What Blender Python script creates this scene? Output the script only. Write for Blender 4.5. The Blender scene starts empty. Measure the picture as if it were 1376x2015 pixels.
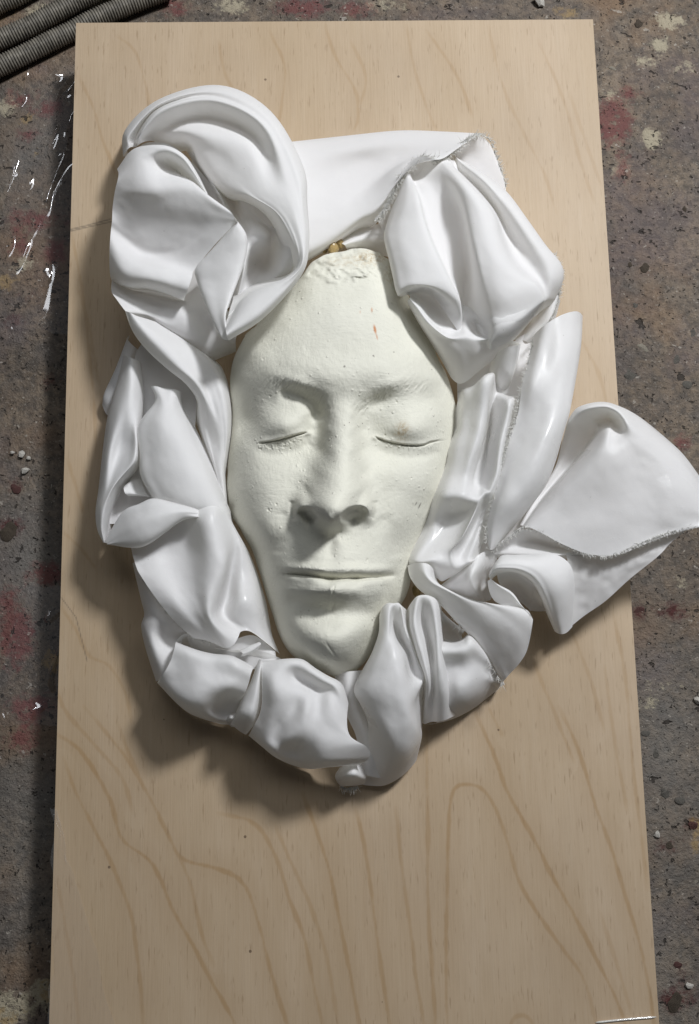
import bpy, bmesh, math, random
import numpy as np
from mathutils import Matrix, Vector, Euler

random.seed(7); RNG = np.random.default_rng(7)
sc = bpy.context.scene
COL = sc.collection
PI = math.pi

# ------------------------------------------------------------------ camera
CAM_POS = np.array([-0.00634174, -0.06911788, 0.44299359])
CAM_ROT = (0.137925, -0.0160668, -0.02022773)
FPX, CX, CY, PW, PH = 1650.0, 688.0, 1007.5, 1376.0, 2015.0
cam_d = bpy.data.cameras.new('camera'); cam = bpy.data.objects.new('camera', cam_d); COL.objects.link(cam)
cam.location = CAM_POS; cam.rotation_euler = Euler(CAM_ROT, 'XYZ')
cam_d.sensor_fit = 'VERTICAL'; cam_d.sensor_height = 24.0; cam_d.lens = FPX/PH*24.0
cam_d.clip_start = 0.01; cam_d.clip_end = 50
sc.camera = cam
# ------------------------------------------------------------------ light
w = bpy.data.worlds.new('World'); sc.world = w; w.use_nodes = True
bg = w.node_tree.nodes['Background']; bg.inputs[0].default_value = (0.86, 0.92, 1.0, 1); bg.inputs[1].default_value = 0.04
def area(name, loc, target, size, power, color):
    d = bpy.data.lights.new(name, 'AREA'); d.shape = 'RECTANGLE'; d.size, d.size_y = size; d.energy = power; d.color = color
    o = bpy.data.objects.new(name, d); COL.objects.link(o); o.location = loc
    v = Vector(target) - Vector(loc); o.rotation_euler = v.to_track_quat('-Z', 'Y').to_euler()
    return o
area('workshop_lamp', (0.48, 0.60, 0.91), (0, 0.02, 0), (0.15, 0.15), 12.0, (0.97, 0.985, 1.0))
area('overhead_fill', (0.10, 0.50, 1.15), (0, 0.0, 0), (0.9, 0.3), 2.6, (0.95, 0.98, 1.0))  # added soft fill from above to brighten the cloth, not a known fixture
sc.view_settings.view_transform = 'Standard'; sc.view_settings.look = 'None'
sc.view_settings.exposure = 0.04; sc.view_settings.gamma = 1.0; sc.view_settings.use_curve_mapping = False
sc.render.engine = 'CYCLES'
sc.cycles.max_bounces = 7; sc.cycles.diffuse_bounces = 5; sc.cycles.transparent_max_bounces = 6

# ------------------------------------------------------------------ helpers
_R = np.array(Euler(CAM_ROT, 'XYZ').to_matrix())
def at(px, py, hmm):
    """where the sight line through a traced point of the photograph meets the level hmm (millimetres) above the board"""
    px = np.asarray(px, float); py = np.asarray(py, float); z = np.asarray(hmm, float)/1000.0
    d = np.stack([(px-CX)/FPX, -(py-CY)/FPX, -np.ones_like(px)], -1) @ _R.T
    t = (z - CAM_POS[2])/d[..., 2]
    return CAM_POS + t[..., None]*d
def link(name, verts, faces, mat=None, parent=None, smooth=True):
    me = bpy.data.meshes.new(name)
    me.from_pydata([tuple(map(float, v)) for v in verts], [], [tuple(f) for f in faces])
    if smooth: me.polygons.foreach_set('use_smooth', [True]*len(me.polygons))
    o = bpy.data.objects.new(name, me); COL.objects.link(o)
    if mat: me.materials.append(mat)
    if parent: o.parent = parent
    return o
def grid_mesh(name, P, mat=None, parent=None, closed_u=False):
    """P: (n,m,3) array of points -> quad grid, built with foreach_set"""
    n, m = P.shape[:2]
    idx = np.arange(n*m).reshape(n, m)
    if closed_u: idx = np.concatenate([idx, idx[:1]], 0)
    q = np.stack([idx[:-1, :-1], idx[1:, :-1], idx[1:, 1:], idx[:-1, 1:]], -1).reshape(-1, 4)
    me = bpy.data.meshes.new(name)
    me.vertices.add(n*m); me.vertices.foreach_set('co', P.reshape(-1).astype(np.float32))
    me.loops.add(q.size); me.loops.foreach_set('vertex_index', q.reshape(-1).astype(np.int32))
    me.polygons.add(len(q)); me.polygons.foreach_set('loop_start', np.arange(0, q.size, 4, dtype=np.int32))
    me.polygons.foreach_set('loop_total', np.full(len(q), 4, np.int32))
    me.polygons.foreach_set('use_smooth', np.ones(len(q), bool))
    me.update(calc_edges=True); me.validate()
    o = bpy.data.objects.new(name, me); COL.objects.link(o)
    if mat: me.materials.append(mat)
    if parent: o.parent = parent
    return o
def set_attr(o, name, vals):
    a = o.data.attributes.new(name, 'FLOAT', 'POINT'); a.data.foreach_set('value', np.asarray(vals, np.float32).reshape(-1))
def tag(o, label=None, cat=None, group=None, kind=None):
    if label: o['label'] = label
    if cat: o['category'] = cat
    if group: o['group'] = group
    if kind: o['kind'] = kind
    return o
def empty(name, loc=(0, 0, 0)):
    o = bpy.data.objects.new(name, None); COL.objects.link(o); o.location = loc; o.empty_display_size = 0.02
    return o
def catmull(P, n, closed=False):
    """P (k,d) control points -> n points, centripetal-free uniform Catmull-Rom over the index"""
    P = np.asarray(P, float); k = len(P)
    if k == 1: return np.repeat(P, n, 0)
    t = np.linspace(0, k-1, n); i = np.minimum(t.astype(int), k-2); u = (t-i)[:, None]
    Q = np.concatenate([[2*P[0]-P[1]], P, [2*P[-1]-P[-2]]])
    p0, p1, p2, p3 = Q[i], Q[i+1], Q[i+2], Q[i+3]
    return 0.5*((2*p1)+(-p0+p2)*u+(2*p0-5*p1+4*p2-p3)*u*u+(-p0+3*p1-3*p2+p3)*u**3)
def arclen_resample(P, n):
    P = np.asarray(P, float); D = catmull(P, max(60, 12*len(P)))
    s = np.concatenate([[0], np.cumsum(np.linalg.norm(np.diff(D[:, :2], axis=0), axis=1))])
    s = s + np.arange(len(s))*1e-9
    return np.stack([np.interp(np.linspace(0, s[-1], n), s, D[:, j]) for j in range(D.shape[1])], -1)
def pts(s, x0=0.0, y0=0.0, k=1.0):
    """'x,y,h; x,y,h' in an enlarged crop of the photograph -> photo coordinates"""
    a = np.array([[float(v) for v in p.split(',')] for p in s.replace('\n', ' ').split(';') if p.strip()])
    a[:, 0] = x0 + a[:, 0]/k; a[:, 1] = y0 + a[:, 1]/k
    return a
def polydist(X, Y, L):
    """distance of points to a polyline, the signed side, and the place along it 0..1"""
    best = np.full(X.shape, 1e9); side = np.zeros(X.shape); par = np.zeros(X.shape)
    L = np.asarray(L, float)[:, :2]; n = len(L)-1
    for i in range(n):
        a, b = L[i], L[i+1]; d = b-a; l2 = d@d+1e-12
        t = np.clip(((X-a[0])*d[0]+(Y-a[1])*d[1])/l2, 0, 1)
        ex, ey = X-(a[0]+t*d[0]), Y-(a[1]+t*d[1]); dd = np.hypot(ex, ey); m = dd < best
        best = np.where(m, dd, best); side = np.where(m, np.sign(d[0]*ey-d[1]*ex), side); par = np.where(m, (i+t)/n, par)
    return best, side, par
def sstep(a, b, x):
    t = np.clip((x-a)/(b-a), 0, 1); return t*t*(3-2*t)
def vnoise(X, Y, seed=0, octaves=3):
    """smooth value noise on the plane"""
    r = np.random.default_rng(seed); out = np.zeros(np.shape(X)); amp = 1.0
    for o in range(octaves):
        T = r.uniform(-1, 1, (64, 64)); xi = np.floor(X).astype(int); yi = np.floor(Y).astype(int); fx = X-xi; fy = Y-yi
        fx = fx*fx*(3-2*fx); fy = fy*fy*(3-2*fy); g = lambda a, b: T[a % 64, b % 64]
        out += amp*((g(xi, yi)*(1-fx)+g(xi+1, yi)*fx)*(1-fy)+(g(xi, yi+1)*(1-fx)+g(xi+1, yi+1)*fx)*fy)
        X = X*2.03+7.1; Y = Y*2.03+3.7; amp *= 0.5
    return out

# ------------------------------------------------------------------ materials
class NT:
    def __init__(s, name):
        s.m = bpy.data.materials.new(name); s.m.use_nodes = True; s.t = s.m.node_tree; s.t.nodes.clear()
        s.out = s.n('ShaderNodeOutputMaterial')
    def n(s, typ, **kw):
        nd = s.t.nodes.new(typ)
        for k, v in kw.items():
            if k.startswith('_'): setattr(nd, k[1:], v)
        return nd
    def put(s, sock, v):
        if v is None: return
        if hasattr(v, 'is_output'): s.t.links.new(v, sock)
        else: sock.default_value = v
    def math(s, op, a, b=None, c=None, clamp=False):
        nd = s.n('ShaderNodeMath'); nd.operation = op; nd.use_clamp = clamp
        for i, v in enumerate((a, b, c)): s.put(nd.inputs[i], v)
        return nd.outputs[0]
    def coord(s, kind='Object'): return s.n('ShaderNodeTexCoord').outputs[kind]
    def mapping(s, v, scale=(1, 1, 1), loc=(0, 0, 0), rot=(0, 0, 0)):
        nd = s.n('ShaderNodeMapping'); s.put(nd.inputs[0], v); nd.inputs['Scale'].default_value = scale
        nd.inputs['Location'].default_value = loc; nd.inputs['Rotation'].default_value = rot
        return nd.outputs[0]
    def noise(s, v, scale, detail=4, rough=0.55, dist=0.0, out='Fac'):
        nd = s.n('ShaderNodeTexNoise'); s.put(nd.inputs['Vector'], v); nd.inputs['Scale'].default_value = scale
        nd.inputs['Detail'].default_value = detail; nd.inputs['Roughness'].default_value = rough; nd.inputs['Distortion'].default_value = dist
        return nd.outputs[out]
    def voro(s, v, scale, feature='F1', out='Distance', rand=1.0):
        nd = s.n('ShaderNodeTexVoronoi'); nd.feature = feature; s.put(nd.inputs['Vector'], v); nd.inputs['Scale'].default_value = scale
        nd.inputs['Randomness'].default_value = rand
        return nd.outputs[out]
    def ramp(s, f, stops, interp='LINEAR'):
        nd = s.n('ShaderNodeValToRGB'); s.put(nd.inputs[0], f); cr = nd.color_ramp; cr.interpolation = interp
        while len(cr.elements) < len(stops): cr.elements.new(0.5)
        for e, (p, c) in zip(cr.elements, stops):
            e.position = p; e.color = (c, c, c, 1) if isinstance(c, (int, float)) else (*c, 1)
        return nd.outputs[0]
    def mix(s, f, a, b, blend='MIX'):
        nd = s.n('ShaderNodeMix'); nd.data_type = 'RGBA'; nd.blend_type = blend
        s.put(nd.inputs[0], f)
        s.put(nd.inputs[6], (*a, 1) if isinstance(a, tuple) else a); s.put(nd.inputs[7], (*b, 1) if isinstance(b, tuple) else b)
        return nd.outputs[2]
    def attr(s, name):
        nd = s.n('ShaderNodeAttribute'); nd.attribute_name = name; return nd.outputs['Fac']
    def bump(s, h, dist, strength=1.0, normal=None):
        nd = s.n('ShaderNodeBump'); s.put(nd.inputs['Height'], h); nd.inputs['Distance'].default_value = dist; nd.inputs['Strength'].default_value = strength
        if normal is not None: s.put(nd.inputs['Normal'], normal)
        return nd.outputs[0]
    def principled(s, color, rough=0.6, normal=None, spec=0.5, **kw):
        nd = s.n('ShaderNodeBsdfPrincipled'); s.put(nd.inputs['Base Color'], (*color, 1) if isinstance(color, tuple) else color)
        s.put(nd.inputs['Roughness'], rough); s.put(nd.inputs['Specular IOR Level'], spec)
        if normal is not None: s.put(nd.inputs['Normal'], normal)
        for k, v in kw.items(): s.put(nd.inputs[k.replace('_', ' ')], v)
        return nd.outputs[0]
    def done(s, shader):
        s.t.links.new(shader, s.out.inputs['Surface']); return s.m
# ------------------------------------------------------------------ floor and board
FLOOR_Z = -0.034
def mat_floor():
    s = NT('stained_concrete'); v = s.coord('Object')
    big = s.noise(v, 9, 5, 0.6); mid = s.noise(v, 42, 6, 0.65, 0.4); fine = s.noise(v, 210, 5, 0.7); grit = s.noise(v, 620, 3, 0.7)
    c = s.ramp(big, [(0.30, (0.115, 0.09, 0.068)), (0.50, (0.205, 0.16, 0.12)), (0.70, (0.29, 0.23, 0.17))])
    c = s.mix(s.ramp(mid, [(0.42, 0.0), (0.68, 0.75)]), c, (0.115, 0.105, 0.10))
    c = s.mix(s.ramp(fine, [(0.40, 0.75), (0.58, 0.0)]), c, (0.07, 0.06, 0.052))
    c = s.mix(s.ramp(grit, [(0.58, 0.0), (0.70, 0.5)]), c, (0.36, 0.32, 0.28))
    # rusty and mauve tints
    tint = s.noise(s.mapping(v, loc=(3, 1, 0)), 17, 4, 0.6)
    c = s.mix(s.ramp(tint, [(0.53, 0.0), (0.70, 0.45)]), c, (0.25, 0.145, 0.075))
    tint2 = s.noise(s.mapping(v, loc=(-5, 4, 0)), 14, 4, 0.6)
    c = s.mix(s.ramp(tint2, [(0.52, 0.0), (0.70, 0.40)]), c, (0.155, 0.115, 0.125))
    warp = s.math('MULTIPLY', s.math('SUBTRACT', s.noise(v, 70, 6, 0.75), 0.5), 0.022)
    warpf = s.math('MULTIPLY', s.math('SUBTRACT', s.noise(v, 260, 5, 0.8), 0.5), 0.013)
    def splat(attr, color, c, soft=0.003, amount=0.9, speckle=None):
        d = s.math('ADD', s.math('ADD', s.attr(attr), warp), warpf)
        f = s.n('ShaderNodeMapRange'); f.inputs['From Min'].default_value = soft; f.inputs['From Max'].default_value = -soft
        s.put(f.inputs['Value'], d); f = s.math('MULTIPLY', f.outputs[0], amount, clamp=True)
        if speckle: f = s.math('MULTIPLY', f, s.ramp(s.noise(v, speckle, 4, 0.7), [(0.36, 0.15), (0.46, 1.0)]))
        return s.mix(f, c, color), f
    c, _ = splat('grey_film', (0.20, 0.19, 0.175), c, 0.02, 0.55)
    c, _ = splat('cream_paint', (0.42, 0.37, 0.27), c, 0.0014, 0.85, 160)
    c, fr = splat('red_paint', (0.165, 0.055, 0.052), c, 0.0025, 0.8, 200)
    c, _ = splat('dark_red', (0.075, 0.014, 0.014), c, 0.003, 0.9, 300)
    c, _ = splat('ochre', (0.33, 0.23, 0.11), c, 0.0015, 0.75, 200)
    # pits
    def pitmask(scale, stretch, loc, lo, hi):
        a = s.noise(s.mapping(v, stretch, loc, (0, 0, 0.5)), scale, 3, 0.6, 0.12); return s.ramp(a, [(lo, 0.0), (hi, 1.0)])
    pits = s.math('MAXIMUM', pitmask(95, (1, 1.7, 1), (0, 0, 0), 0.665, 0.685), s.math('MAXIMUM', pitmask(210, (1.6, 1, 1), (2, 1, 0), 0.66, 0.685), pitmask(420, (1, 1.3, 1), (4, 7, 0), 0.66, 0.69)))
    c = s.mix(s.math('MULTIPLY', pits, 0.85), c, (0.028, 0.022, 0.018))
    chips = s.math('MAXIMUM', pitmask(150, (1, 1.4, 1), (9, 3, 0), 0.68, 0.70), pitmask(380, (1.3, 1, 1), (1, 8, 0), 0.68, 0.71))
    c = s.mix(s.math('MULTIPLY', chips, 0.6), c, (0.44, 0.40, 0.35))
    h = s.math('ADD', s.math('MULTIPLY', mid, 0.6), s.math('ADD', s.math('MULTIPLY', fine, 0.5), s.math('ADD', s.math('MULTIPLY', grit, 0.22), s.math('MULTIPLY', pits, -0.6))))
    nrm = s.bump(h, 0.0035, 1.0)
    return s.done(s.principled(c, s.ramp(fine, [(0.3, 0.55), (0.7, 0.85)]), nrm, 0.35))
def mat_ply():
    s = NT('birch_plywood'); v = s.coord('Object')
    c = s.ramp(s.noise(s.mapping(v, (3.2, 0.9, 1)), 3.0, 4, 0.55), [(0.3, (0.455, 0.345, 0.228)), (0.7, (0.54, 0.422, 0.30))])
    warp = s.math('MULTIPLY', s.math('SUBTRACT', s.noise(s.mapping(v, (2.2, 1, 1)), 55, 4, 0.6), 0.5), 0.0032)
    fib = s.noise(s.mapping(v, (1, 0.035, 1)), 900, 3, 0.6)
    fib2 = s.noise(s.mapping(v, (1, 0.06, 1)), 330, 3, 0.6)
    c = s.mix(s.ramp(fib, [(0.35, 0.17), (0.56, 0.0)]), c, (0.35, 0.25, 0.155))
    c = s.mix(s.ramp(fib2, [(0.52, 0.0), (0.72, 0.16)]), c, (0.55, 0.46, 0.35))
    d = s.math('ADD', s.attr('ring'), warp)
    line = s.n('ShaderNodeMapRange'); line.interpolation_type = 'SMOOTHSTEP'; s.put(line.inputs['Value'], d)
    line.inputs['From Min'].default_value = 0.0015; line.inputs['From Max'].default_value = 0.0002
    brk = s.ramp(s.noise(s.mapping(v, (1, 0.12, 1)), 260, 3, 0.6), [(0.30, 0.75), (0.60, 1.0)])
    lf = s.math('MULTIPLY', s.math('MULTIPLY', line.outputs[0], s.attr('ring_weight')), brk)
    c = s.mix(s.math('MULTIPLY', lf, 0.60), c, (0.33, 0.19, 0.07))
    band = s.n('ShaderNodeMapRange'); band.interpolation_type = 'SMOOTHSTEP'; s.put(band.inputs['Value'], d)
    band.inputs['From Min'].default_value = 0.014; band.inputs['From Max'].default_value = 0.0
    c = s.mix(s.math('MULTIPLY', s.math('MULTIPLY', band.outputs[0], s.attr('ring_weight')), 0.22), c, (0.34, 0.22, 0.115))
    # short pores and slow bands of early and late wood
    pore = s.ramp(s.noise(s.mapping(v, (1, 0.11, 1)), 780, 2, 0.5), [(0.62, 0.0), (0.72, 0.5)])
    c = s.mix(pore, c, (0.27, 0.18, 0.105))
    slow = s.noise(s.mapping(v, (1, 0.16, 1)), 46, 3, 0.55, 0.3)
    c = s.mix(s.ramp(slow, [(0.40, 0.22), (0.60, 0.0)]), c, (0.40, 0.29, 0.175))
    # tiny dark knots and specks
    sp = s.math('LESS_THAN', s.voro(v, 38), 0.028)
    c = s.mix(s.math('MULTIPLY', sp, 0.75), c, (0.10, 0.065, 0.04))
    mo = s.noise(v, 11, 5, 0.65); c = s.mix(s.ramp(mo, [(0.45, 0.0), (0.75, 0.22)]), c, (0.33, 0.25, 0.185))
    sc_ = s.ramp(s.math('MULTIPLY', s.attr('scratch'), 1000.0), [(0.25, 1.0), (0.55, 0.0)]); c = s.mix(s.math('MULTIPLY', sc_, 0.5), c, (0.10, 0.085, 0.07))
    h = s.math('ADD', fib, s.math('MULTIPLY', fib2, 0.6))
    return s.done(s.principled(c, 0.55, s.bump(h, 0.00022, 0.55), 0.35))
def mat_ply_edge():
    s = NT('plywood_edge'); v = s.coord('Object')
    z = s.n('ShaderNodeSeparateXYZ'); s.put(z.inputs[0], v)
    lam = s.math('SINE', s.math('MULTIPLY', z.outputs[2], 3800.0))
    c = s.ramp(lam, [(0.3, (0.30, 0.20, 0.12)), (0.7, (0.52, 0.41, 0.28))])
    return s.done(s.principled(c, 0.7))

FXs = np.linspace(-0.9, 0.9, 401); FYs = np.linspace(-0.9, 0.9, 401)
FX, FY = np.meshgrid(FXs, FYs, indexing='ij')
def fpt(px, py): p = at(px, py, FLOOR_Z*1000); return p[..., 0], p[..., 1]
def blobs(lst):
    """signed distance (metres) to the nearest of several ellipses given as px, py, rx, ry in photo pixels"""
    out = np.full(FX.shape, 1.0)
    for px, py, rx, ry in lst:
        x, y = fpt(px, py); k = 0.000293; d = (np.hypot((FX-x)/(rx*k), (FY-y)/(ry*k))-1)*min(rx, ry)*k
        out = np.minimum(out, d)
    return out
# a gently uneven slab
FZ = FLOOR_Z + 0.0008*vnoise(FX*16, FY*16, 3, 4) - 0.0008
floor = grid_mesh('floor', np.stack([FX, FY, FZ], -1), mat_floor()); tag(floor, kind='structure')
set_attr(floor, 'red_paint', blobs([(1208, 238, 44, 54), (1233, 184, 18, 15), (1228, 322, 12, 30), (45, 195, 30, 14), (95, 210, 30, 16), (55, 260, 14, 8), (30, 1250, 30, 60), (15, 1180, 25, 25), (60, 1400, 34, 25), (45, 1450, 30, 22),
    (90, 1130, 30, 20), (350, 15, 25, 18), (600, 12, 45, 14), (270, 12, 18, 12), (80, 1390, 40, 16), (25, 490, 18, 10), (30, 460, 8, 24), (1330, 990, 25, 10), (70, 430, 40, 12), (110, 490, 16, 24), (700, 15, 30, 10), (1340, 870, 14, 10)]))
set_attr(floor, 'dark_red', blobs([(30, 960, 16, 12), (1320, 1200, 18, 13), (1255, 1205, 12, 12), (1330, 1970, 16, 16), (95, 755, 9, 8), (50, 580, 9, 6), (1348, 1915, 8, 9), (1362, 1625, 10, 7), (1322, 1665, 14, 8), (25, 632, 14, 7), (15, 1040, 22, 16), (1362, 1960, 9, 6)]))
set_attr(floor, 'cream_paint', blobs([(1205, 185, 16, 12), (1282, 270, 16, 22), (1225, 325, 18, 14), (10, 210, 22, 22), (1272, 122, 16, 10), (1300, 85, 14, 14), (460, 10, 30, 16), (760, 10, 30, 8), (20, 1990, 45, 30), (80, 1955, 22, 24), (40, 520, 22, 12), (1345, 130, 20, 10),
    (1290, 1350, 20, 8), (1270, 1385, 16, 10), (1340, 1150, 14, 8), (1310, 40, 30, 12), (60, 60, 50, 16), (90, 20, 30, 12), (190, 8, 40, 10)]))
set_attr(floor, 'ochre', blobs([(14, 555, 16, 10), (75, 300, 6, 6), (100, 1300, 12, 16), (1130, 20, 22, 10), (45, 235, 16, 10), (1372, 1650, 10, 26), (10, 30, 20, 10), (20, 2005, 30, 14), (90, 1950, 12, 16)]))
set_attr(floor, 'grey_film', blobs([(60, 1100, 70, 110), (70, 1600, 60, 120), (1310, 1500, 60, 200), (40, 300, 50, 80), (1290, 1900, 60, 120)]))

# plywood board -----------------------------------------------------------------
BX, BY0, BY1, BT = 0.15, -0.330, 0.28, 0.012
board = empty('plywood_board', (0, 0, FLOOR_Z)); tag(board, 'pale birch plywood board with brown grain lines lying on the stained concrete floor', 'board')
bxs = np.linspace(-BX, BX, 361); bys = np.linspace(BY0, BY1, 721); GX, GY = np.meshgrid(bxs, bys, indexing='ij')
RINGS = [  # traced growth lines: weight | points in photo pixels
 (1.0, '105,1440;160,1480;215,1570;240,1650;300,1700;340,1790;380,1860;410,1920;450,1990;470,2030'),
 (.9, '165,1390;240,1480;290,1560;330,1640;360,1690;430,1710;480,1740;510,1820;530,1900;560,2000;575,2040'),
 (.8, '125,1490;150,1560;190,1640;215,1690;255,1790;270,1880;285,2040'),
 (.7, '230,1420;265,1510;300,1580;340,1660;375,1740;395,1830;420,1900'),
 (.8, '430,1600;500,1620;540,1680;570,1770;600,1850;620,1950;640,2040'),
 (.6, '540,1620;570,1690;610,1780;640,1870;660,1980;668,2040'),
 (1.0, '595,1560;625,1640;650,1720;672,1830;690,1920;712,2040'),
 (.9, '700,1590;720,1680;735,1790;750,1900;770,2040'),
 (.7, '780,1590;790,1700;808,1830;820,1930;840,2040'),
 (.8, '838,1440;842,1600;842,1760;850,1900;858,2040'),
 (.9, '880,2040;878,1900;880,1760;882,1640;888,1570;905,1545;945,1550;975,1590;1000,1660;1020,1730;1060,1800;1110,1870;1150,1930;1180,2040'),
 (1.0, '935,1400;970,1480;1000,1560;1050,1650;1090,1730;1130,1800;1170,1880;1210,1960;1240,2040'),
 (.9, '1100,1390;1140,1480;1170,1580;1200,1660;1230,1760;1260,1860;1280,1960;1290,2040'),
 (.6, '1205,1200;1230,1330;1245,1500;1260,1620;1275,1750'),
 (.5, '1190,1310;1210,1460;1235,1600'),
 (.6, '110,1350;130,1400;190,1470;240,1530;262,1600'),
 (.6, '118,1190;150,1240;175,1290;215,1310;245,1360;260,1420'),
 (.5, '128,1050;160,1080;190,1120'),
 (.6, '155,150;185,215;200,270;220,320;232,350'), (.5, '230,70;265,100;285,160;296,220'),
 (.6, '530,60;560,130;555,200;545,260'), (.6, '640,50;660,110;700,180;705,230;695,260'), (.5, '690,80;720,150;708,210'),
 (.5, '800,50;815,130;840,210;860,260'), (.6, '840,60;900,150;930,230'), (.5, '960,50;990,170;1030,260;1070,340;1095,420'),
 (.5, '1060,80;1110,200;1140,310;1170,400'), (.4, '1120,180;1160,300;1185,370'), (.5, '430,80;445,150;470,190'),
 (.6, '140,450;160,560;175,680;185,800;190,900'), (.5, '152,560;175,640;195,760'), (.5, '132,900;150,960;165,1010'),
 (.5, '1110,620;1150,680;1180,740;1200,820'), (.5, '1090,700;1130,790'),
 (.6, '1050,1300;1090,1400;1130,1500'), (.5, '960,1390;990,1450'), (.5, '1120,1230;1160,1330;1190,1440'),
 (.5, '112,1730;130,1830;150,1960;155,2040'), (.6, '1000,2040;1010,2005;1030,1998;1045,2010;1055,2040'), (.4, '1180,1790;1215,1900;1245,2000')]
ring = np.full(GX.shape, 1.0); rw = np.zeros(GX.shape)
for wgt, t in RINGS:
    a = np.array([[float(v) for v in p.split(',')] for p in t.split(';')]); a = catmull(a, 5*len(a))
    P = at(a[:, 0], a[:, 1], np.zeros(len(a)))
    d, sd, par = polydist(GX, GY, P); m = d < ring
    ring = np.where(m, d, ring); rw = np.where(m, wgt*np.minimum(1, np.minimum(par, 1-par)*8+0.25), rw)
scr = np.full(GX.shape, 1.0)
for t in ('135,452,0; 165,445,0; 218,431,0', '225,435,0; 130,457,0', '120,1175,0; 150,1215,0; 172,1302,0'):
    a = pts(t); d, _, _ = polydist(GX, GY, at(a[:, 0], a[:, 1], a[:, 2])); scr = np.minimum(scr, d)
top = grid_mesh('face_veneer', np.stack([GX, GY, np.zeros_like(GX)], -1), mat_ply(), board); top.location = (0, 0, -FLOOR_Z)
set_attr(top, 'ring', ring); set_attr(top, 'ring_weight', rw); set_attr(top, 'scratch', scr)
def box_verts(x0, x1, y0, y1, z0, z1):
    v = [(x, y, z) for x in (x0, x1) for y in (y0, y1) for z in (z0, z1)]
    f = [(0, 1, 3, 2), (4, 6, 7, 5), (0, 4, 5, 1), (2, 3, 7, 6), (0, 2, 6, 4), (1, 5, 7, 3)]
    return v, f
v, f = box_verts(-BX+0.0002, BX-0.0002, BY0+0.0002, BY1-0.0002, -BT, -0.0003)
core = link('plywood_core', v, f, mat_ply_edge(), board, smooth=False); core.location = (0, 0, -FLOOR_Z)
for yy in (-0.26, 0.18):
    v, f = box_verts(-0.11, 0.11, yy-0.022, yy+0.022, FLOOR_Z-0.0005, -BT)
    b = link('support_batten', v, f, core.data.materials[0], board, smooth=False); b.location = (0, 0, -FLOOR_Z)
# ------------------------------------------------------------------ plaster face mask
def mat_plaster():
    s = NT('plaster'); v = s.coord('Object')
    n1 = s.noise(v, 60, 5, 0.6); n2 = s.noise(v, 420, 4, 0.65)
    c = s.ramp(n1, [(0.3, (0.70, 0.69, 0.605)), (0.7, (0.745, 0.735, 0.65))])
    # yellowed glaze in the grooves is a stain of its own; rusty specks
    c = s.mix(s.math('MULTIPLY', s.attr('rust'), 0.9), c, (0.55, 0.20, 0.06))
    c = s.mix(s.math('MULTIPLY', s.attr('stain'), s.ramp(s.noise(v, 500, 4, 0.7), [(0.42, 0.0), (0.62, 0.75)])), c, (0.42, 0.30, 0.15))
    c = s.mix(s.math('MULTIPLY', s.attr('hair_mark'), 0.8), c, (0.12, 0.10, 0.09))
    dots = s.math('LESS_THAN', s.math('ADD', s.voro(v, 150), s.math('MULTIPLY', s.noise(v, 30, 2), 0.08)), 0.082)
    c = s.mix(s.math('MULTIPLY', dots, 0.6), c, (0.16, 0.13, 0.11))
    bub = s.ramp(s.voro(v, 260), [(0.08, 1.0), (0.22, 0.0)]); few = s.ramp(s.noise(v, 75, 3), [(0.52, 0.0), (0.64, 1.0)])
    str_h = s.noise(s.mapping(v, (0.22, 1.0, 1), rot=(0, 0, 0.15)), 800, 3, 0.6)
    str_v = s.noise(s.mapping(v, (1.0, 0.16, 1), rot=(0, 0, -0.1)), 900, 3, 0.6)
    sel = s.ramp(s.noise(v, 30, 3), [(0.45, 0.0), (0.56, 1.0)])
    st = s.math('ADD', s.math('MULTIPLY', str_h, sel), s.math('MULTIPLY', str_v, s.math('SUBTRACT', 1.0, sel)))
    h = s.math('ADD', s.math('MULTIPLY', st, 0.35), s.math('ADD', s.math('MULTIPLY', n2, 0.35), s.math('MULTIPLY', s.math('MULTIPLY', bub, few), 0.55)))
    h = s.math('ADD', h, s.math('MULTIPLY', dots, -0.5))
    return s.done(s.principled(c, 0.72, s.bump(h, 0.0008, 0.9), 0.3, Subsurface_Weight=0.0))
OUTL = np.array([(700,490),(728,493),(752,500),(776,522),(792,552),(806,592),(832,640),(862,702),(888,762),(897,815),(892,872),(878,945),(852,1018),(826,1068),(812,1112),(806,1152),(788,1192),(760,1236),
    (738,1276),(716,1306),(690,1327),(664,1332),(632,1322),(598,1306),(568,1282),(548,1246),(534,1200),(520,1158),(505,1108),(488,1066),(466,1030),(451,1000),(446,955),(449,905),(455,850),(456,800),(453,745),(462,702),(482,664),(520,615),(560,575),(590,545),(612,515),(640,500),(668,494)], float)
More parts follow.
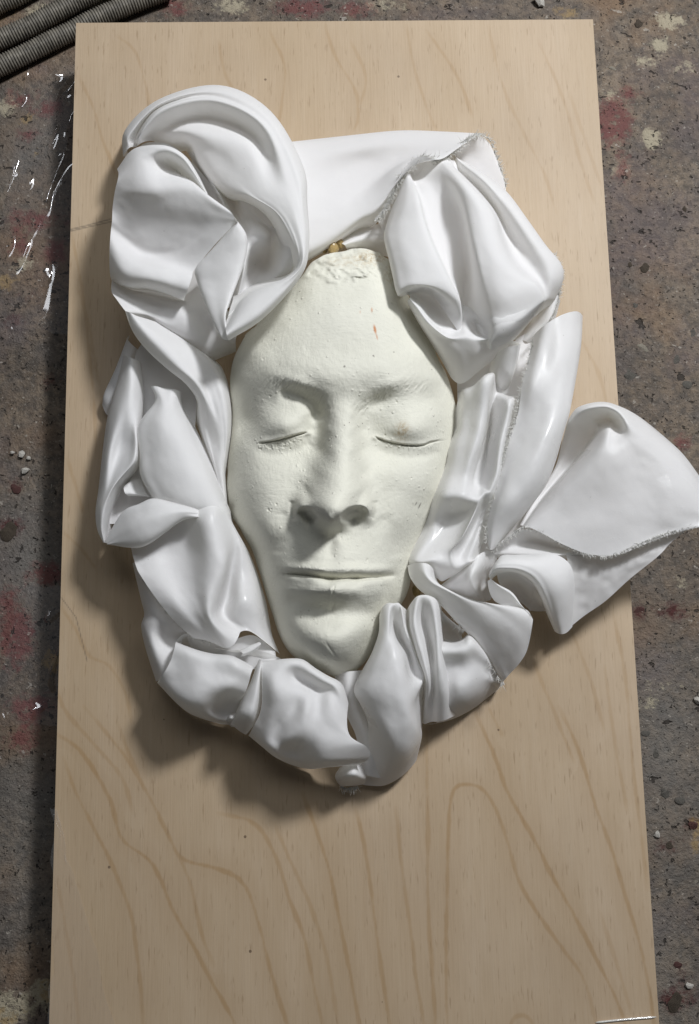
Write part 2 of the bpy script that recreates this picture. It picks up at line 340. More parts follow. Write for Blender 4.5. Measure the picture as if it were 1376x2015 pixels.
CTRL = '''
500: 640,34;670,38;715,39;750,34
530: 610,35;650,43;700,45;750,42;780,33
570: 568,30;600,42;650,49;700,50;750,48;795,34
620: 516,24;550,39;610,51;670,55;730,54;785,46;822,30
690: 466,21;490,35;540,48;610,56;670,58;730,57;790,51;835,40;860,26
745: 454,20;480,34;530,49;590,57;640,60;675,60;715,59;760,57;805,51;850,40;884,22
785: 458,21;485,33;525,44;570,49;612,50;634,53;675,57;712,54;738,51;790,49;840,41;893,21
815: 459,21;474,27;490,33;525,44;570,48;605,47;618,44;632,46;648,54;660,57;676,58;692,57;704,52;718,48.5;735,47.5;770,48;815,48;855,39;896,20
845: 457,21;474,27;490,34;530,45;565,48;600,45;616,43;630,45;646,54.5;658,58;675,59.5;692,58;702,53;716,47;732,45.5;770,47;815,47;855,38;894,20
885: 452,21;485,36;530,43;570,44;603,43.5;617,44;630,47;646,57;656,61;675,63;692,61.5;702,56;714,49;730,46;770,44;820,42;860,33;889,20
930: 449,20;485,38;530,46;572,47;590,47.5;603,48.5;616,52;632,61;646,66.5;664,69;688,67.5;702,61.5;714,54;726,50;740,49;775,48;820,43;855,33;881,19
965: 448,20;485,38;530,47;562,48;578,48.5;592,51;604,56;620,65;640,72;660,75;688,73;706,66;718,58;730,52;742,49.5;780,47;820,41;850,31;871,19
990: 451,20;490,38;530,47;560,48.5;570,49;581,52;592,58;608,66;628,74;650,79;676,77.5;700,69;716,62;728,56;738,50.5;750,48.5;780,46.5;815,39;862,19
1008: 575,51;584,55;596,60;614,67;632,76;652,80.5;674,79;700,67;722,60;736,52
1022: 461,20;500,39;540,48;566,49.5;580,52;592,57;612,61;634,72;650,78.5;668,74;698,60;722,56;738,50;775,46;815,35;851,19
1034: 585,51.5;612,55;636,63;650,71;665,65;695,55;725,51
1048: 476,20;514,40;553,49;585,51;612,53;640,57;652,57.5;668,55;700,53;728,50.5;770,45;806,33;836,19
1065: 488,20;520,38;560,48;600,53;638,55;650,54.5;668,56;705,53;740,49;780,40;827,19
1100: 503,20;528,35;560,47;600,54.5;638,57.5;652,57;668,58;705,55;745,48;780,37;814,19
1122: 509,20;535,36;560,46;600,55;630,59;652,58.5;672,59;705,56;745,48;780,35;811,19
1142: 515,20;540,35;562,44;600,52.5;650,56;700,53;745,46;775,35;808,19
1160: 521,20;545,35;568,45.5;610,55.5;655,60;700,56.5;745,46.5;775,33;800,20
1182: 528,20;550,34;575,41.5;615,50.5;655,54.5;700,52;740,43;770,30;793,20
1207: 536,20;558,34;585,43;620,48;655,50;700,48.5;735,39.5;778,20
1240: 547,20;570,36;595,47;625,53;655,55;695,52;728,40;757,20
1275: 565,20;590,38;620,49;655,53;690,48;715,36;738,20
1300: 592,21;620,39;655,46;690,38;720,20
1322: 634,21;655,28;690,21
'''
cp = []
for line in CTRL.strip().splitlines():
    yy, rest = line.split(':')
    for q in rest.split(';'):
        a, b = q.split(','); cp.append((float(a), float(yy), float(b)))
cp = np.array(cp)
nz = (cp[:, 0] > 605) & (cp[:, 0] < 722) & (cp[:, 1] > 900) & (cp[:, 1] < 1050) & (cp[:, 2] > 50)
cp[nz, 2] = 50+(cp[nz, 2]-50)*0.97
def tps_fit(P, lam):
    X = P[:, :2]/100; n = len(X); r2 = ((X[:, None]-X[None])**2).sum(-1); K = 0.5*r2*np.log(r2+1e-12)
    A = np.zeros((n+3, n+3)); A[:n, :n] = K+lam*np.eye(n); A[:n, n] = 1; A[:n, n+1:] = X; A[n, :n] = 1; A[n+1:, :n] = X.T
    return X, np.linalg.solve(A, np.concatenate([P[:, 2], np.zeros(3)]))
def tps_eval(T, px, py):
    X, c = T; n = len(X); out = c[n]+c[n+1]*px/100+c[n+2]*py/100
    for i in range(n):
        r2 = (px/100-X[i, 0])**2+(py/100-X[i, 1])**2; out = out+c[i]*0.5*r2*np.log(r2+1e-12)
    return out
TF = tps_fit(cp, 0.006)
NA, NR = 1000, 300
oc = catmull(np.concatenate([OUTL[-2:], OUTL, OUTL[:3]]), 4000)
cx0, cy0 = 665.0, 905.0
ang = np.unwrap(np.arctan2(oc[:, 1]-cy0, oc[:, 0]-cx0)); rad = np.hypot(oc[:, 1]-cy0, oc[:, 0]-cx0)
o_ = np.argsort(ang); th = np.linspace(-PI, PI, NA, endpoint=False)
angm = np.mod(ang[o_]+PI, 2*PI)-PI; o2 = np.argsort(angm); RO = np.interp(th, angm[o2], rad[o_][o2], period=2*PI)
RO += 1.2*vnoise(th*9+20, th*0, 5, 3)*np.where(np.sin(th) < -0.8, 3.0, 1.0)
u = np.linspace(0.0, 1, NR)**0.9
MX = cx0+np.cos(th)[:, None]*RO[:, None]*u; MY = cy0+np.sin(th)[:, None]*RO[:, None]*u
H = tps_eval(TF, MX, MY)
def G(x, y, rx, ry, rot=0.0):
    c, s_ = math.cos(rot), math.sin(rot); dx, dy = MX-x, MY-y
    return np.exp(-(((dx*c+dy*s_)/rx)**2+((-dx*s_+dy*c)/ry)**2))
def PL(t, n=6):
    a = np.array([[float(v) for v in p.split(',')] for p in t.split(';')]); return catmull(a, n*len(a))
def groove(t, wpx, depth, above=0.0, wa=20.0, below=0.0, wb=20.0, taper=0.15):
    """a cut along a traced line; 'above' / 'below' raise (mm) the two lips beside it"""
    global H
    d, sd, par = polydist(MX, MY, PL(t)); tp = sstep(0, taper, par)*sstep(0, taper, 1-par)
    H = H - depth*np.exp(-(d/wpx)**2)*tp
    if above: H = H + above*np.exp(-(d/wa)**2)*tp*(sd < 0)*(1-np.exp(-(d/wpx)**2))
    if below: H = H + below*np.exp(-(d/wb)**2)*tp*(sd > 0)*(1-np.exp(-(d/wpx)**2))
# closed eyes: ball under the lid, the slit and the soft pouch
H += 4.0*G(562, 836, 42, 26, -0.12) + 3.8*G(806, 846, 47, 27, 0.05)
groove('503,873;535,869;560,863;585,856;609,850', 2.0, 1.3, above=1.2, wa=9)
groove('733,857;752,866;778,873;808,877;834,876;850,870;878,866', 2.0, 1.3, above=1.2, wa=9)
groove('500,884;530,893;565,892;600,880;615,868', 9, 0.7); groove('728,872;760,893;800,900;845,894;872,884', 9, 0.7)
H += 1.0*G(608, 853, 7, 5) + 1.0*G(738, 861, 7, 5)
d_, sd_, pa_ = polydist(MX, MY, PL('515,877;540,880;565,873;590,865')); H += 0.3*vnoise(MX/4, MY/4, 11, 3)*np.exp(-(d_/6)**2)
d_, sd_, pa_ = polydist(MX, MY, PL('750,868;790,879;830,880;865,873')); H += 0.6*np.maximum(0, vnoise(MX/5, MY/5, 12, 3))*np.exp(-(d_/5)**2)
# brows and the sockets below them
groove('545,768;578,776;605,788;622,806;626,832', 14, 2.4)
H += -1.9*G(750, 791, 34, 13, -0.35)
H += 1.5*G(585, 752, 46, 12, 0.35) + 1.3*G(768, 757, 44, 12, -0.30)
H += -3.0*G(489, 826, 20, 30)
for t_, sd0 in (('535,748;580,757;620,775;642,800', 13), ('712,800;740,782;785,760;830,762', 14)):
    d_, s2_, pa_ = polydist(MX, MY, PL(t_)); H += 0.32*vnoise((MX+0.6*MY)/3.2, (MY-0.3*MX)/12, sd0, 2)*np.exp(-(d_/13)**2)
# nose: wings, holes and the hollow behind each wing
H += 3.8*G(592, 996, 12, 18, 0.25) + 3.6*G(722, 999, 12, 18, -0.2) + 1.2*G(652, 994, 20, 14)
H += -1.5*G(604, 968, 8, 14, -0.5) - 1.2*G(712, 972, 8, 14, 0.5)
def pit(x, y, rx, ry, rot, depth, sharp=4):
    global H
    c, s_ = math.cos(rot), math.sin(rot); dx, dy = MX-x, MY-y
    b_ = (-dx*s_+dy*c)/ry; r = np.hypot((dx*c+dy*s_)/rx, b_)
    low = sstep(-0.2, 0.7, b_); H = H - depth*(np.exp(-r**sharp)*(1-low)+np.exp(-r**2.2)*low)
pit(606, 1015, 21, 15, 0.5, 8.5, 8); pit(697, 1015, 27, 17, -0.33, 7.5, 8)
H += 1.0*G(650, 1026, 9, 12)
groove('577,984;574,1004;580,1026', 6, 1.2); groove('736,984;739,1004;731,1024', 6, 1.0)
# mouth
d_, sd_, pa_ = polydist(MX, MY, PL('545,1130;575,1131;605,1133;632,1137;652,1140;690,1139;725,1138;758,1136;784,1132'))
tp_ = sstep(0, 0.14, pa_)*sstep(0, 0.14, 1-pa_)
H += tp_*np.where(sd_ < 0, -3.8*np.exp(-(d_/7.5)**2)+1.2*np.exp(-((d_-15)/9)**2), -3.3*np.exp(-(d_/2.8)**2)+0.9*np.exp(-((d_-10)/8)**2))
groove('560,1108;600,1104;628,1106;652,1112;676,1107;710,1108;745,1116', 9, 0.5)
groove('575,1204;615,1209;655,1212;700,1209;740,1198', 17, 1.6)
H += 3.0*G(652, 1162, 66, 15) + 1.5*G(655, 1118, 70, 9) - 1.3*G(556, 1138, 12, 12) - 1.2*G(772, 1135, 12, 12) - 1.8*G(582, 1186, 28, 16) - 1.0*G(640, 1196, 40, 10)
groove('660,1150;655,1168;658,1186;652,1204', 1.8, 0.9); groove('651,1154;650,1175;647,1200', 2.2, -0.7)
d_, s2_, pa_ = polydist(MX, MY, PL('575,1162;655,1174;740,1160')); H += 0.12*vnoise(MX/16, MY/3.5, 21, 2)*np.exp(-(d_/16)**2)
d_, s2_, pa_ = polydist(MX, MY, PL('550,1122;610,1120;680,1127;760,1128')); H += 0.2*vnoise(MX/4, MY/4, 22, 3)*np.exp(-(d_/12)**2)
# philtrum, chin, creases
groove('652,1052;652,1100', 10, 0.8); H += 1.2*G(655, 1262, 44, 22) - 0.7*G(655, 1238, 12, 10)
groove('560,1000;548,1050;540,1095', 18, 0.9); groove('752,1010;775,1060;785,1100', 18, 0.8)
groove('640,1262;660,1290;665,1300', 2.0, 0.5)
# pits, bubbles, the torn hairline
H += 0.10*vnoise(MX/22, MY/22, 31, 3) + 0.05*vnoise(MX/7, MY/7, 32, 3)
rough = sstep(566, 540, MY+0.10*np.abs(MX-690)+10*vnoise(MX/18, MY/18, 33, 2))*(MY < 620)
QX, QY = 0.8*MX+0.6*MY, -0.6*MX+0.8*MY
H += rough*(2.2*vnoise(QX/34, QY/20, 34, 3)+0.8*vnoise(QX/9+0.5*QY/9, QY/8, 35, 4))
r_ = np.random.default_rng(5)
for bx_, by_, n_, sx_, sy_ in ((525, 690, 12, 12, 40), (552, 876, 12, 30, 8), (590, 935, 10, 8, 30), (538, 998, 6, 10, 6), (700, 830, 8, 30, 40), (600, 1090, 8, 60, 20), (560, 1230, 8, 30, 20), (800, 870, 8, 40, 10), (640, 1275, 6, 50, 20), (700, 1060, 6, 70, 30), (560, 780, 8, 40, 10), (820, 960, 7, 30, 40)):
    for _ in range(n_):
        x, y, rr = bx_+r_.normal()*sx_, by_+r_.normal()*sy_, r_.uniform(1.0, 2.0)
        near = (np.abs(MX-x) < 4*rr) & (np.abs(MY-y) < 6*rr); ry_ = rr*r_.uniform(0.8, 1.5)
        H[near] += r_.choice([0.35, 0.3, -0.6])*np.exp(-((MX[near]-x)/rr)**2-((MY[near]-y)/ry_)**2)
# rolled rim, then the wall down to the board
edge = (1-u)[None]*RO[:, None]; H = np.where(edge < 14, H-(1-np.sqrt(np.clip(1-((14-edge)/14)**2, 0, 1)))*4.0, H)
H = np.maximum(H, 4)
hr = H[:, -1]
Xs, Ys, Hs = [MX], [MY], [H]
for k, (f_, ins) in enumerate(((0.86, 0.4), (0.55, 1.0), (0.2, 2.0), (0.0, 3.0))):
    Xs.append((MX[:, -1]-np.cos(th)*ins)[:, None]); Ys.append((MY[:, -1]-np.sin(th)*ins)[:, None]); Hs.append((hr*f_+0.2*(1-f_))[:, None])
MXa, MYa, Ha = np.concatenate(Xs, 1), np.concatenate(Ys, 1), np.concatenate(Hs, 1)
Pm = at(MXa, MYa, Ha)
mask = grid_mesh('plaster_mask', Pm, mat_plaster(), closed_u=True)
tag(mask, 'white plaster cast of a face with closed eyes, lying inside the draped white cloth', 'face mask')
def amask(fn): return fn
R1, R2 = MXa, MYa
def blob(x, y, rx, ry, rot=0.0):
    c, s_ = math.cos(rot), math.sin(rot); dx, dy = R1-x, R2-y
    return np.exp(-(((dx*c+dy*s_)/rx)**2+((-dx*s_+dy*c)/ry)**2)**2)
set_attr(mask, 'rust', np.clip(blob(738, 648, 2.6, 9, -0.2)+0.7*blob(742, 663, 1.5, 6, -0.2)+0.7*blob(732, 610, 1.6, 5)+0.4*blob(709, 614, 1.5, 3), 0, 1))
set_attr(mask, 'stain', np.clip(0.9*blob(792, 850, 16, 20)+0.5*blob(700, 515, 60, 12)+0.8*blob(735, 503, 35, 12)+0.6*blob(770, 540, 16, 20), 0, 1))
set_attr(mask, 'hair_mark', np.clip(blob(826, 995, 1.2, 7, 0.45)+blob(819, 991, 1.0, 4, 0.5)+blob(678, 721, 2.2, 2)+blob(735, 700, 2, 1.6), 0, 1))
# ------------------------------------------------------------------ stiffened white cloth
def mat_cloth(name, wet):
    s = NT(name); v = s.coord('Object')
    n = s.noise(v, 45, 4, 0.6)
    c = s.ramp(n, [(0.3, (0.90, 0.895, 0.91)), (0.7, (0.925, 0.92, 0.935))])
    sp = s.math('LESS_THAN', s.voro(v, 95), 0.03)
    c = s.mix(s.math('MULTIPLY', sp, 0.4), c, (0.25, 0.22, 0.2))
    weave = s.noise(s.mapping(v, (1.0, 1.0, 1.0)), 1500, 2, 0.6)
    pim = s.ramp(s.voro(v, 420), [(0.05, 1.0), (0.25, 0.0)]); few = s.ramp(s.noise(v, 60, 3), [(0.5, 0.0), (0.66, 1.0)])
    soft = s.noise(v, 150, 3, 0.5)
    h = s.math('ADD', s.math('MULTIPLY', weave, 0.10), s.math('ADD', s.math('MULTIPLY', s.math('MULTIPLY', pim, few), 0.16 if wet else 0.05), s.math('MULTIPLY', soft, 0.45)))
    nrm = s.bump(h, 0.0006, 0.6)
    if wet:
        g = s.ramp(s.noise(s.mapping(v, loc=(2, 0, 0)), 32, 3, 0.55), [(0.44, 0.52), (0.68, 0.15)])
    else:
        g = 0.85
    p = s.principled(c, g, nrm, 0.45 if wet else 0.08)
    tr = s.n('ShaderNodeBsdfTranslucent'); tr.inputs[0].default_value = (0.93, 0.925, 0.86, 1)
    mx = s.n('ShaderNodeMixShader'); mx.inputs[0].default_value = 0.31
    s.t.links.new(p, mx.inputs[1]); s.t.links.new(tr.outputs[0], mx.inputs[2])
    return s.done(mx.outputs[0])
M_CLOTH = mat_cloth('stiff_white_cloth', False); M_WET = mat_cloth('glazed_white_cloth', True)
cloth = empty('draped_cloth', (0, 0.02, 0))
tag(cloth, 'stiff white cloth with a rolled rosette, ruffles and frayed edges wound round the plaster face', 'cloth')
CROPS = {'A': (180, 140, 2.991), 'B': (560, 220, 2.2933), 'C': (780, 580, 2.3087), 'D': (170, 620, 2.797), 'E': (260, 1080, 1.72),
    'F': (790, 640, 4.047), 'G': (790, 1010, 4.047), 'H': (1000, 770, 3.66), 'K': (280, 1220, 3.276), 'M': (640, 1150, 3.276), 'N': (740, 240, 3.621)}
SHEETS = {}
def sheet(name, crop, text, res=8, smooth=1, wet=False, thick=0.4, wav=0.15, pre=None):
    """a panel of cloth lofted through fold lines traced in an enlarged crop; each line 'x,y,height mm; ...'"""
    rails = [pts(l, *CROPS[crop]) for l in text.strip().splitlines() if l.strip()]
    if pre:                                                        # a turned-under hem before the first station
        rails = [np.concatenate([[r[0]+np.array(pre)], r]) for r in rails]
    n = max(len(r) for r in rails)
    if len({len(r) for r in rails}) > 1: rails = [arclen_resample(r, n) for r in rails]
    R = np.stack(rails)                                            # rails x stations x 3
    ns, nr = (n-1)*res+1, (len(rails)-1)*res+1
    A = np.stack([catmull(r, ns) for r in R])
    B = np.stack([catmull(A[:, j], nr) for j in range(ns)], 1)     # nr x ns x 3
    for _ in range(smooth*2):
        C = B.copy()
        C[1:-1] = 0.5*B[1:-1]+0.25*(B[:-2]+B[2:]); B = C.copy()
        B[:, 1:-1] = 0.5*C[:, 1:-1]+0.25*(C[:, :-2]+C[:, 2:])
    sd = len(SHEETS)+40
    B[..., 2] += wav*vnoise(B[..., 0]/26, B[..., 1]/26, sd, 2)+0.4*wav*vnoise(B[..., 0]/9, B[..., 1]/9, sd+1, 2)
    B[..., 2] = np.maximum(B[..., 2], 0.9)
    P = at(B[..., 0], B[..., 1], B[..., 2])
    o = grid_mesh(name, P - np.array(cloth.location), M_WET if wet else M_CLOTH, cloth)
    SHEETS[name+str(len(SHEETS))] = o
    return o
# ---- rosette, upper left
sheet('rosette_loop', 'A', '''
215,500,4; 215,350,4; 420,190,4; 760,100,4; 1050,250,4; 1235,560,6; 1258,780,12; 1265,990,20; 1215,1200,36; 1000,1445,46; 830,1560,50
185,500,26; 198,345,28; 400,162,32; 755,80,34; 1055,232,38; 1248,560,44; 1272,790,48; 1283,1010,52; 1238,1205,56; 1010,1458,58; 812,1583,58
225,450,33; 225,370,38; 410,185,44; 740,112,46; 1050,270,52; 1220,590,58; 1252,800,59; 1270,1015,60; 1222,1200,64; 1000,1430,66; 800,1567,65
262,445,26; 262,385,30; 400,213,41; 720,148,46; 1030,300,55; 1180,610,60; 1228,805,62; 1258,1020,63; 1212,1195,66; 975,1385,67; 795,1545,67
300,420,33; 290,370,41; 430,225,49; 710,175,50; 1000,320,56; 1140,630,61; 1202,815,63; 1248,1028,64; 1205,1190,67; 940,1345,65; 790,1522,64
350,410,24; 370,360,28; 520,300,36; 720,285,38; 965,395,44; 1090,650,60; 1180,826,63; 1238,1040,64; 1190,1188,64; 920,1320,60; 792,1480,56
395,425,22; 470,368,34; 590,358,45; 750,385,49; 930,460,53; 1020,690,60; 1148,840,62; 1226,1062,63; 1170,1200,60; 930,1310,55; 806,1440,58
430,445,20; 540,400,36; 630,430,43; 790,520,48; 880,620,53; 960,730,58; 1120,850,61; 1216,1076,62; 1160,1205,54; 950,1290,47; 815,1400,52
470,480,16; 575,445,27; 632,530,35; 732,645,41; 820,718,47; 930,745,54; 1085,845,57; 1200,1085,57; 1185,1195,46; 985,1262,38; 832,1350,42
480,500,12; 562,470,12; 605,560,14; 700,670,18; 800,750,20; 915,785,26; 1040,880,30; 1140,1080,32; 1150,1180,24; 960,1235,18; 835,1310,22''', 9)
sheet('rosette_petal', 'A', '''
170,570,14; 240,480,18; 350,460,20; 460,465,20; 560,520,20; 630,610,20; 690,730,22
152,575,40; 238,464,48; 350,434,54; 458,442,56; 548,495,56; 608,580,54; 684,722,50
160,600,50; 250,505,57; 345,475,60; 440,475,61; 528,520,61; 592,602,58; 672,722,53
155,640,53; 265,560,59; 350,545,58; 435,555,48; 500,585,40; 560,640,38; 655,718,48
142,690,51; 255,690,58; 355,688,61; 470,655,60; 600,662,59; 695,735,59; 800,810,59
130,760,48; 245,765,53; 365,775,55; 480,780,56; 610,795,57; 730,830,58; 845,868,59
124,820,46; 235,860,47; 365,880,47; 490,900,48; 610,910,50; 720,905,54; 838,905,57
122,880,45; 225,960,41; 340,1010,40; 450,1030,41; 560,1020,44; 650,990,49; 755,990,52
116,930,43; 205,1010,39; 285,1070,37; 360,1092,37; 440,1110,39; 525,1135,41; 612,1160,44
110,1000,44; 175,1070,46; 255,1125,48; 335,1150,49; 420,1172,50; 505,1195,50; 592,1215,50
106,1090,42; 170,1165,48; 250,1208,50; 340,1225,51; 430,1250,51; 505,1275,50; 566,1290,50
108,1180,36; 170,1240,41; 245,1265,42; 335,1270,42; 425,1297,41; 495,1325,40; 546,1346,40
118,1230,20; 180,1265,25; 250,1285,26; 335,1288,26; 425,1308,26; 500,1335,27; 560,1352,28''', 9)
sheet('rosette_strap', 'A', '''
800,935,44; 750,1000,42; 680,1085,38; 630,1160,34; 640,1240,34; 680,1350,38; 725,1470,44; 775,1560,50
838,910,59; 775,985,55; 692,1075,51; 618,1160,48; 622,1230,48; 660,1340,50; 712,1470,54; 765,1570,58
862,890,61; 830,990,59; 780,1080,56; 735,1170,54; 728,1250,53; 740,1350,55; 755,1460,58; 785,1580,60
842,858,59; 908,955,58; 914,1040,56; 892,1140,55; 856,1245,55; 818,1350,57; 790,1450,60; 808,1580,61
838,858,50; 892,960,40; 895,1040,38; 872,1140,36; 838,1245,36; 802,1350,40; 778,1450,46; 800,1560,52''', 9)
sheet('rosette_lining', 'A', '''
560,470,19.0; 640,600,19.0; 720,720,21.0; 770,850,23.0; 790,1000,25.0; 800,1200,25.0; 790,1400,27.0
600,480,31.0; 680,600,33.0; 760,740,35.0; 800,830,33.0; 860,950,29.0; 850,1200,25.0; 830,1380,27.0
640,520,25.0; 720,640,25.0; 790,760,25.0; 850,830,25.0; 900,960,39.0; 900,1150,43.0; 860,1330,33.0
700,580,23.0; 770,680,23.0; 840,760,21.0; 880,830,29.0; 960,985,45.0; 930,1120,29.0; 900,1300,29.0
740,600,25.0; 810,690,25.0; 880,770,31.0; 920,850,35.0; 1030,975,43.0; 980,1100,21.0; 950,1280,27.0
780,620,27.0; 860,710,29.0; 930,790,35.0; 990,880,37.0; 1060,960,31.0; 1050,1110,19.0; 1000,1250,27.0
840,640,29.0; 910,720,31.0; 990,810,35.0; 1080,920,35.0; 1140,960,39.0; 1090,1150,31.0; 1060,1230,29.0
900,660,31.0; 970,730,31.0; 1060,830,33.0; 1150,930,39.0; 1185,970,55.0; 1130,1150,41.0; 1120,1210,31.0
950,680,31.0; 1020,740,31.0; 1100,840,33.0; 1180,960,39.0; 1215,1050,49.0; 1190,1120,45.0; 1170,1200,33.0''', 8)
sheet('rosette_underfold', 'A', '''
125,1200,16; 260,1260,18; 400,1280,18; 540,1320,20; 640,1260,22; 740,1320,24; 850,1480,26
118,1292,34; 260,1320,31; 400,1360,30; 540,1390,33; 640,1380,30; 725,1450,31; 860,1530,24
150,1345,41; 275,1390,36; 420,1440,34; 555,1470,35; 655,1480,30; 745,1550,27; 850,1580,22
200,1412,43; 320,1440,35; 455,1510,32; 580,1580,29; 690,1640,25; 780,1640,20; 850,1620,14
235,1450,34; 330,1490,24; 450,1570,20; 570,1650,16; 680,1710,12; 780,1680,8; 850,1650,5''', 9)
# ---- top band and the bundle, upper right
sheet('top_band', 'B', '''
0,150,2; 300,112,2; 520,90,2; 700,94,2; 860,102,3
10,140,14; 300,108,12; 520,86,12; 700,90,12; 880,98,14
30,210,22; 300,165,18; 520,135,17; 680,135,18; 845,122,20
50,330,24; 300,255,14; 480,225,15; 640,185,21; 775,170,26
70,450,24; 240,400,20; 395,330,16; 540,238,27; 700,216,31
85,560,23; 235,480,23; 380,405,23; 495,330,29; 612,201,36
100,640,21; 220,575,21; 335,490,23; 430,430,27; 545,248,36
106,672,8; 225,606,7; 335,535,7; 422,497,12; 520,330,26''', 9)
sheet('corner_flap', 'B', '''
700,230,6; 770,250,4; 850,300,3; 920,350,2.5; 990,400,2
730,190,14; 800,190,8; 880,230,5; 940,290,4; 1000,345,3
780,165,22; 840,140,14; 900,170,7; 950,230,5; 992,310,3.5
830,118,20; 870,108,14; 912,125,8; 945,180,5; 985,280,3.5''', 9, thick=0.6)
sheet('back_strip', 'B', '''
240,590,8; 340,528,8; 440,505,8; 520,520,8
270,600,15; 350,575,14; 450,565,14; 520,570,14
285,628,3; 360,632,3; 470,655,3; 530,660,3''', 8)
# ---- bundle, right side
sheet('bundle', 'N', '''
190,420,10; 130,560,12; 85,700,12; 75,830,12; 105,960,14; 135,1090,16; 155,1170,20; 170,1235,24; 175,1240,24; 185,1245,24; 200,1250,24
205,385,24; 140,570,38; 75,740,42; 60,835,45; 88,960,48; 118,1090,51; 138,1190,53; 155,1230,53; 160,1236,52; 175,1240,46; 200,1240,42
220,370,28; 190,540,48; 140,720,52; 140,840,55; 170,970,58; 200,1080,60; 215,1160,61; 230,1178,60; 240,1190,58; 250,1205,50; 260,1225,46
235,375,29; 240,520,52; 230,700,56; 245,840,59; 280,970,62; 310,1080,63; 340,1150,63; 380,1168,62; 390,1180,60; 400,1200,50; 400,1230,44
250,390,28; 305,520,52; 345,690,56; 390,830,59; 450,970,61; 505,1090,61; 545,1170,60; 585,1260,57; 600,1330,52; 604,1410,46; 592,1500,42
255,395,20; 308,525,36; 348,690,40; 392,832,42; 452,972,44; 507,1092,46; 547,1180,47; 590,1265,46; 596,1320,42; 598,1380,36; 600,1430,32
275,400,18; 350,480,32; 420,660,36; 460,830,38; 500,970,40; 535,1100,42; 565,1190,44; 598,1275,44; 604,1330,40; 604,1390,35; 606,1440,32
310,370,18; 420,470,32; 500,640,36; 530,830,38; 545,970,40; 560,1100,41; 580,1190,43; 605,1280,44; 610,1330,38; 610,1390,34; 612,1440,32
370,320,22; 510,460,38; 600,640,40; 640,830,40; 655,970,38; 650,1100,34; 630,1200,33; 620,1275,34; 640,1340,33; 660,1400,33; 680,1460,32
440,290,26; 560,440,47; 640,640,52; 676,830,56; 705,980,57; 728,1110,56; 750,1240,54; 775,1370,51; 790,1470,45; 800,1545,50; 800,1610,45
480,285,28; 610,430,51; 700,620,56; 740,820,60; 770,980,61; 800,1110,61; 830,1240,60; 850,1380,57; 845,1470,56; 845,1548,53; 845,1615,44
530,300,28; 670,450,50; 770,620,56; 820,820,60; 860,980,62; 910,1110,62; 960,1240,62; 990,1370,58; 985,1440,57; 975,1505,51; 960,1555,40
565,325,24; 715,485,45; 835,640,51; 885,830,55; 945,980,57; 1040,1105,59; 1130,1165,58; 1185,1260,54; 1175,1300,51; 1150,1352,42; 1120,1395,30
572,330,17; 730,490,32; 852,640,35; 920,810,38; 990,960,41; 1080,1080,46; 1155,1160,50; 1195,1265,50; 1190,1300,44; 1165,1345,36; 1130,1390,24
575,310,17; 750,480,30; 890,680,34; 980,820,37; 1070,960,40; 1140,1070,42; 1185,1150,44; 1210,1260,44; 1200,1290,38; 1185,1330,30; 1150,1380,18
590,275,20; 780,425,38; 930,590,42; 1040,740,45; 1140,880,46; 1220,1000,47; 1260,1120,46; 1250,1240,40; 1235,1280,36; 1210,1320,28; 1170,1370,14
570,250,13; 755,355,24; 930,490,30; 1080,690,34; 1215,880,36; 1325,1015,36; 1335,1130,34; 1285,1250,30; 1270,1280,26; 1240,1320,20; 1190,1370,10
570,270,2; 740,380,2; 900,520,2; 1050,720,3; 1180,900,3; 1280,1030,4; 1285,1130,6; 1250,1250,10; 1240,1275,9; 1215,1310,7; 1170,1350,4''', 7, pre=(-4, -12, -5))
sheet('bundle_hem', 'N', '''
180,1205,56; 280,1172,60; 390,1172,61; 480,1205,59; 560,1280,52; 612,1290,34; 660,1310,36; 740,1330,42; 790,1360,50; 850,1380,57; 1010,1330,58; 1180,1240,54
200,1210,52; 285,1195,50; 385,1200,49; 470,1235,48; 540,1320,47; 606,1360,40; 650,1370,40; 730,1400,42; 785,1430,48; 850,1430,57; 1010,1380,58; 1182,1270,53
215,1220,48; 290,1230,45; 380,1260,43; 450,1320,42; 520,1400,41; 600,1430,40; 645,1420,41; 720,1460,38; 780,1490,42; 840,1480,55; 1010,1420,57; 1180,1290,51
240,1240,50; 320,1290,47; 385,1380,45; 450,1450,44; 530,1500,43; 595,1490,43; 645,1480,44; 715,1510,41; 770,1525,44; 830,1520,52; 1005,1450,54; 1170,1310,48
240,1260,55; 300,1320,55; 365,1410,54; 440,1485,53; 520,1535,51; 590,1530,50; 650,1525,50; 715,1540,48; 770,1548,49; 830,1540,50; 995,1470,50; 1160,1335,44
225,1275,50; 280,1350,51; 350,1440,51; 430,1510,50; 515,1560,49; 590,1580,48; 660,1580,48; 720,1580,47; 775,1580,46; 835,1565,45; 985,1490,43; 1150,1350,36
235,1310,40; 300,1420,42; 380,1530,42; 470,1630,42; 550,1680,41; 610,1690,41; 670,1690,40; 730,1680,40; 790,1660,39; 850,1630,37; 970,1530,34; 1120,1390,26
270,1380,20; 345,1510,22; 430,1640,24; 495,1750,25; 545,1835,25; 602,1865,25; 665,1835,26; 735,1775,26; 805,1720,25; 865,1675,22; 965,1575,18; 1100,1430,12''', 7)
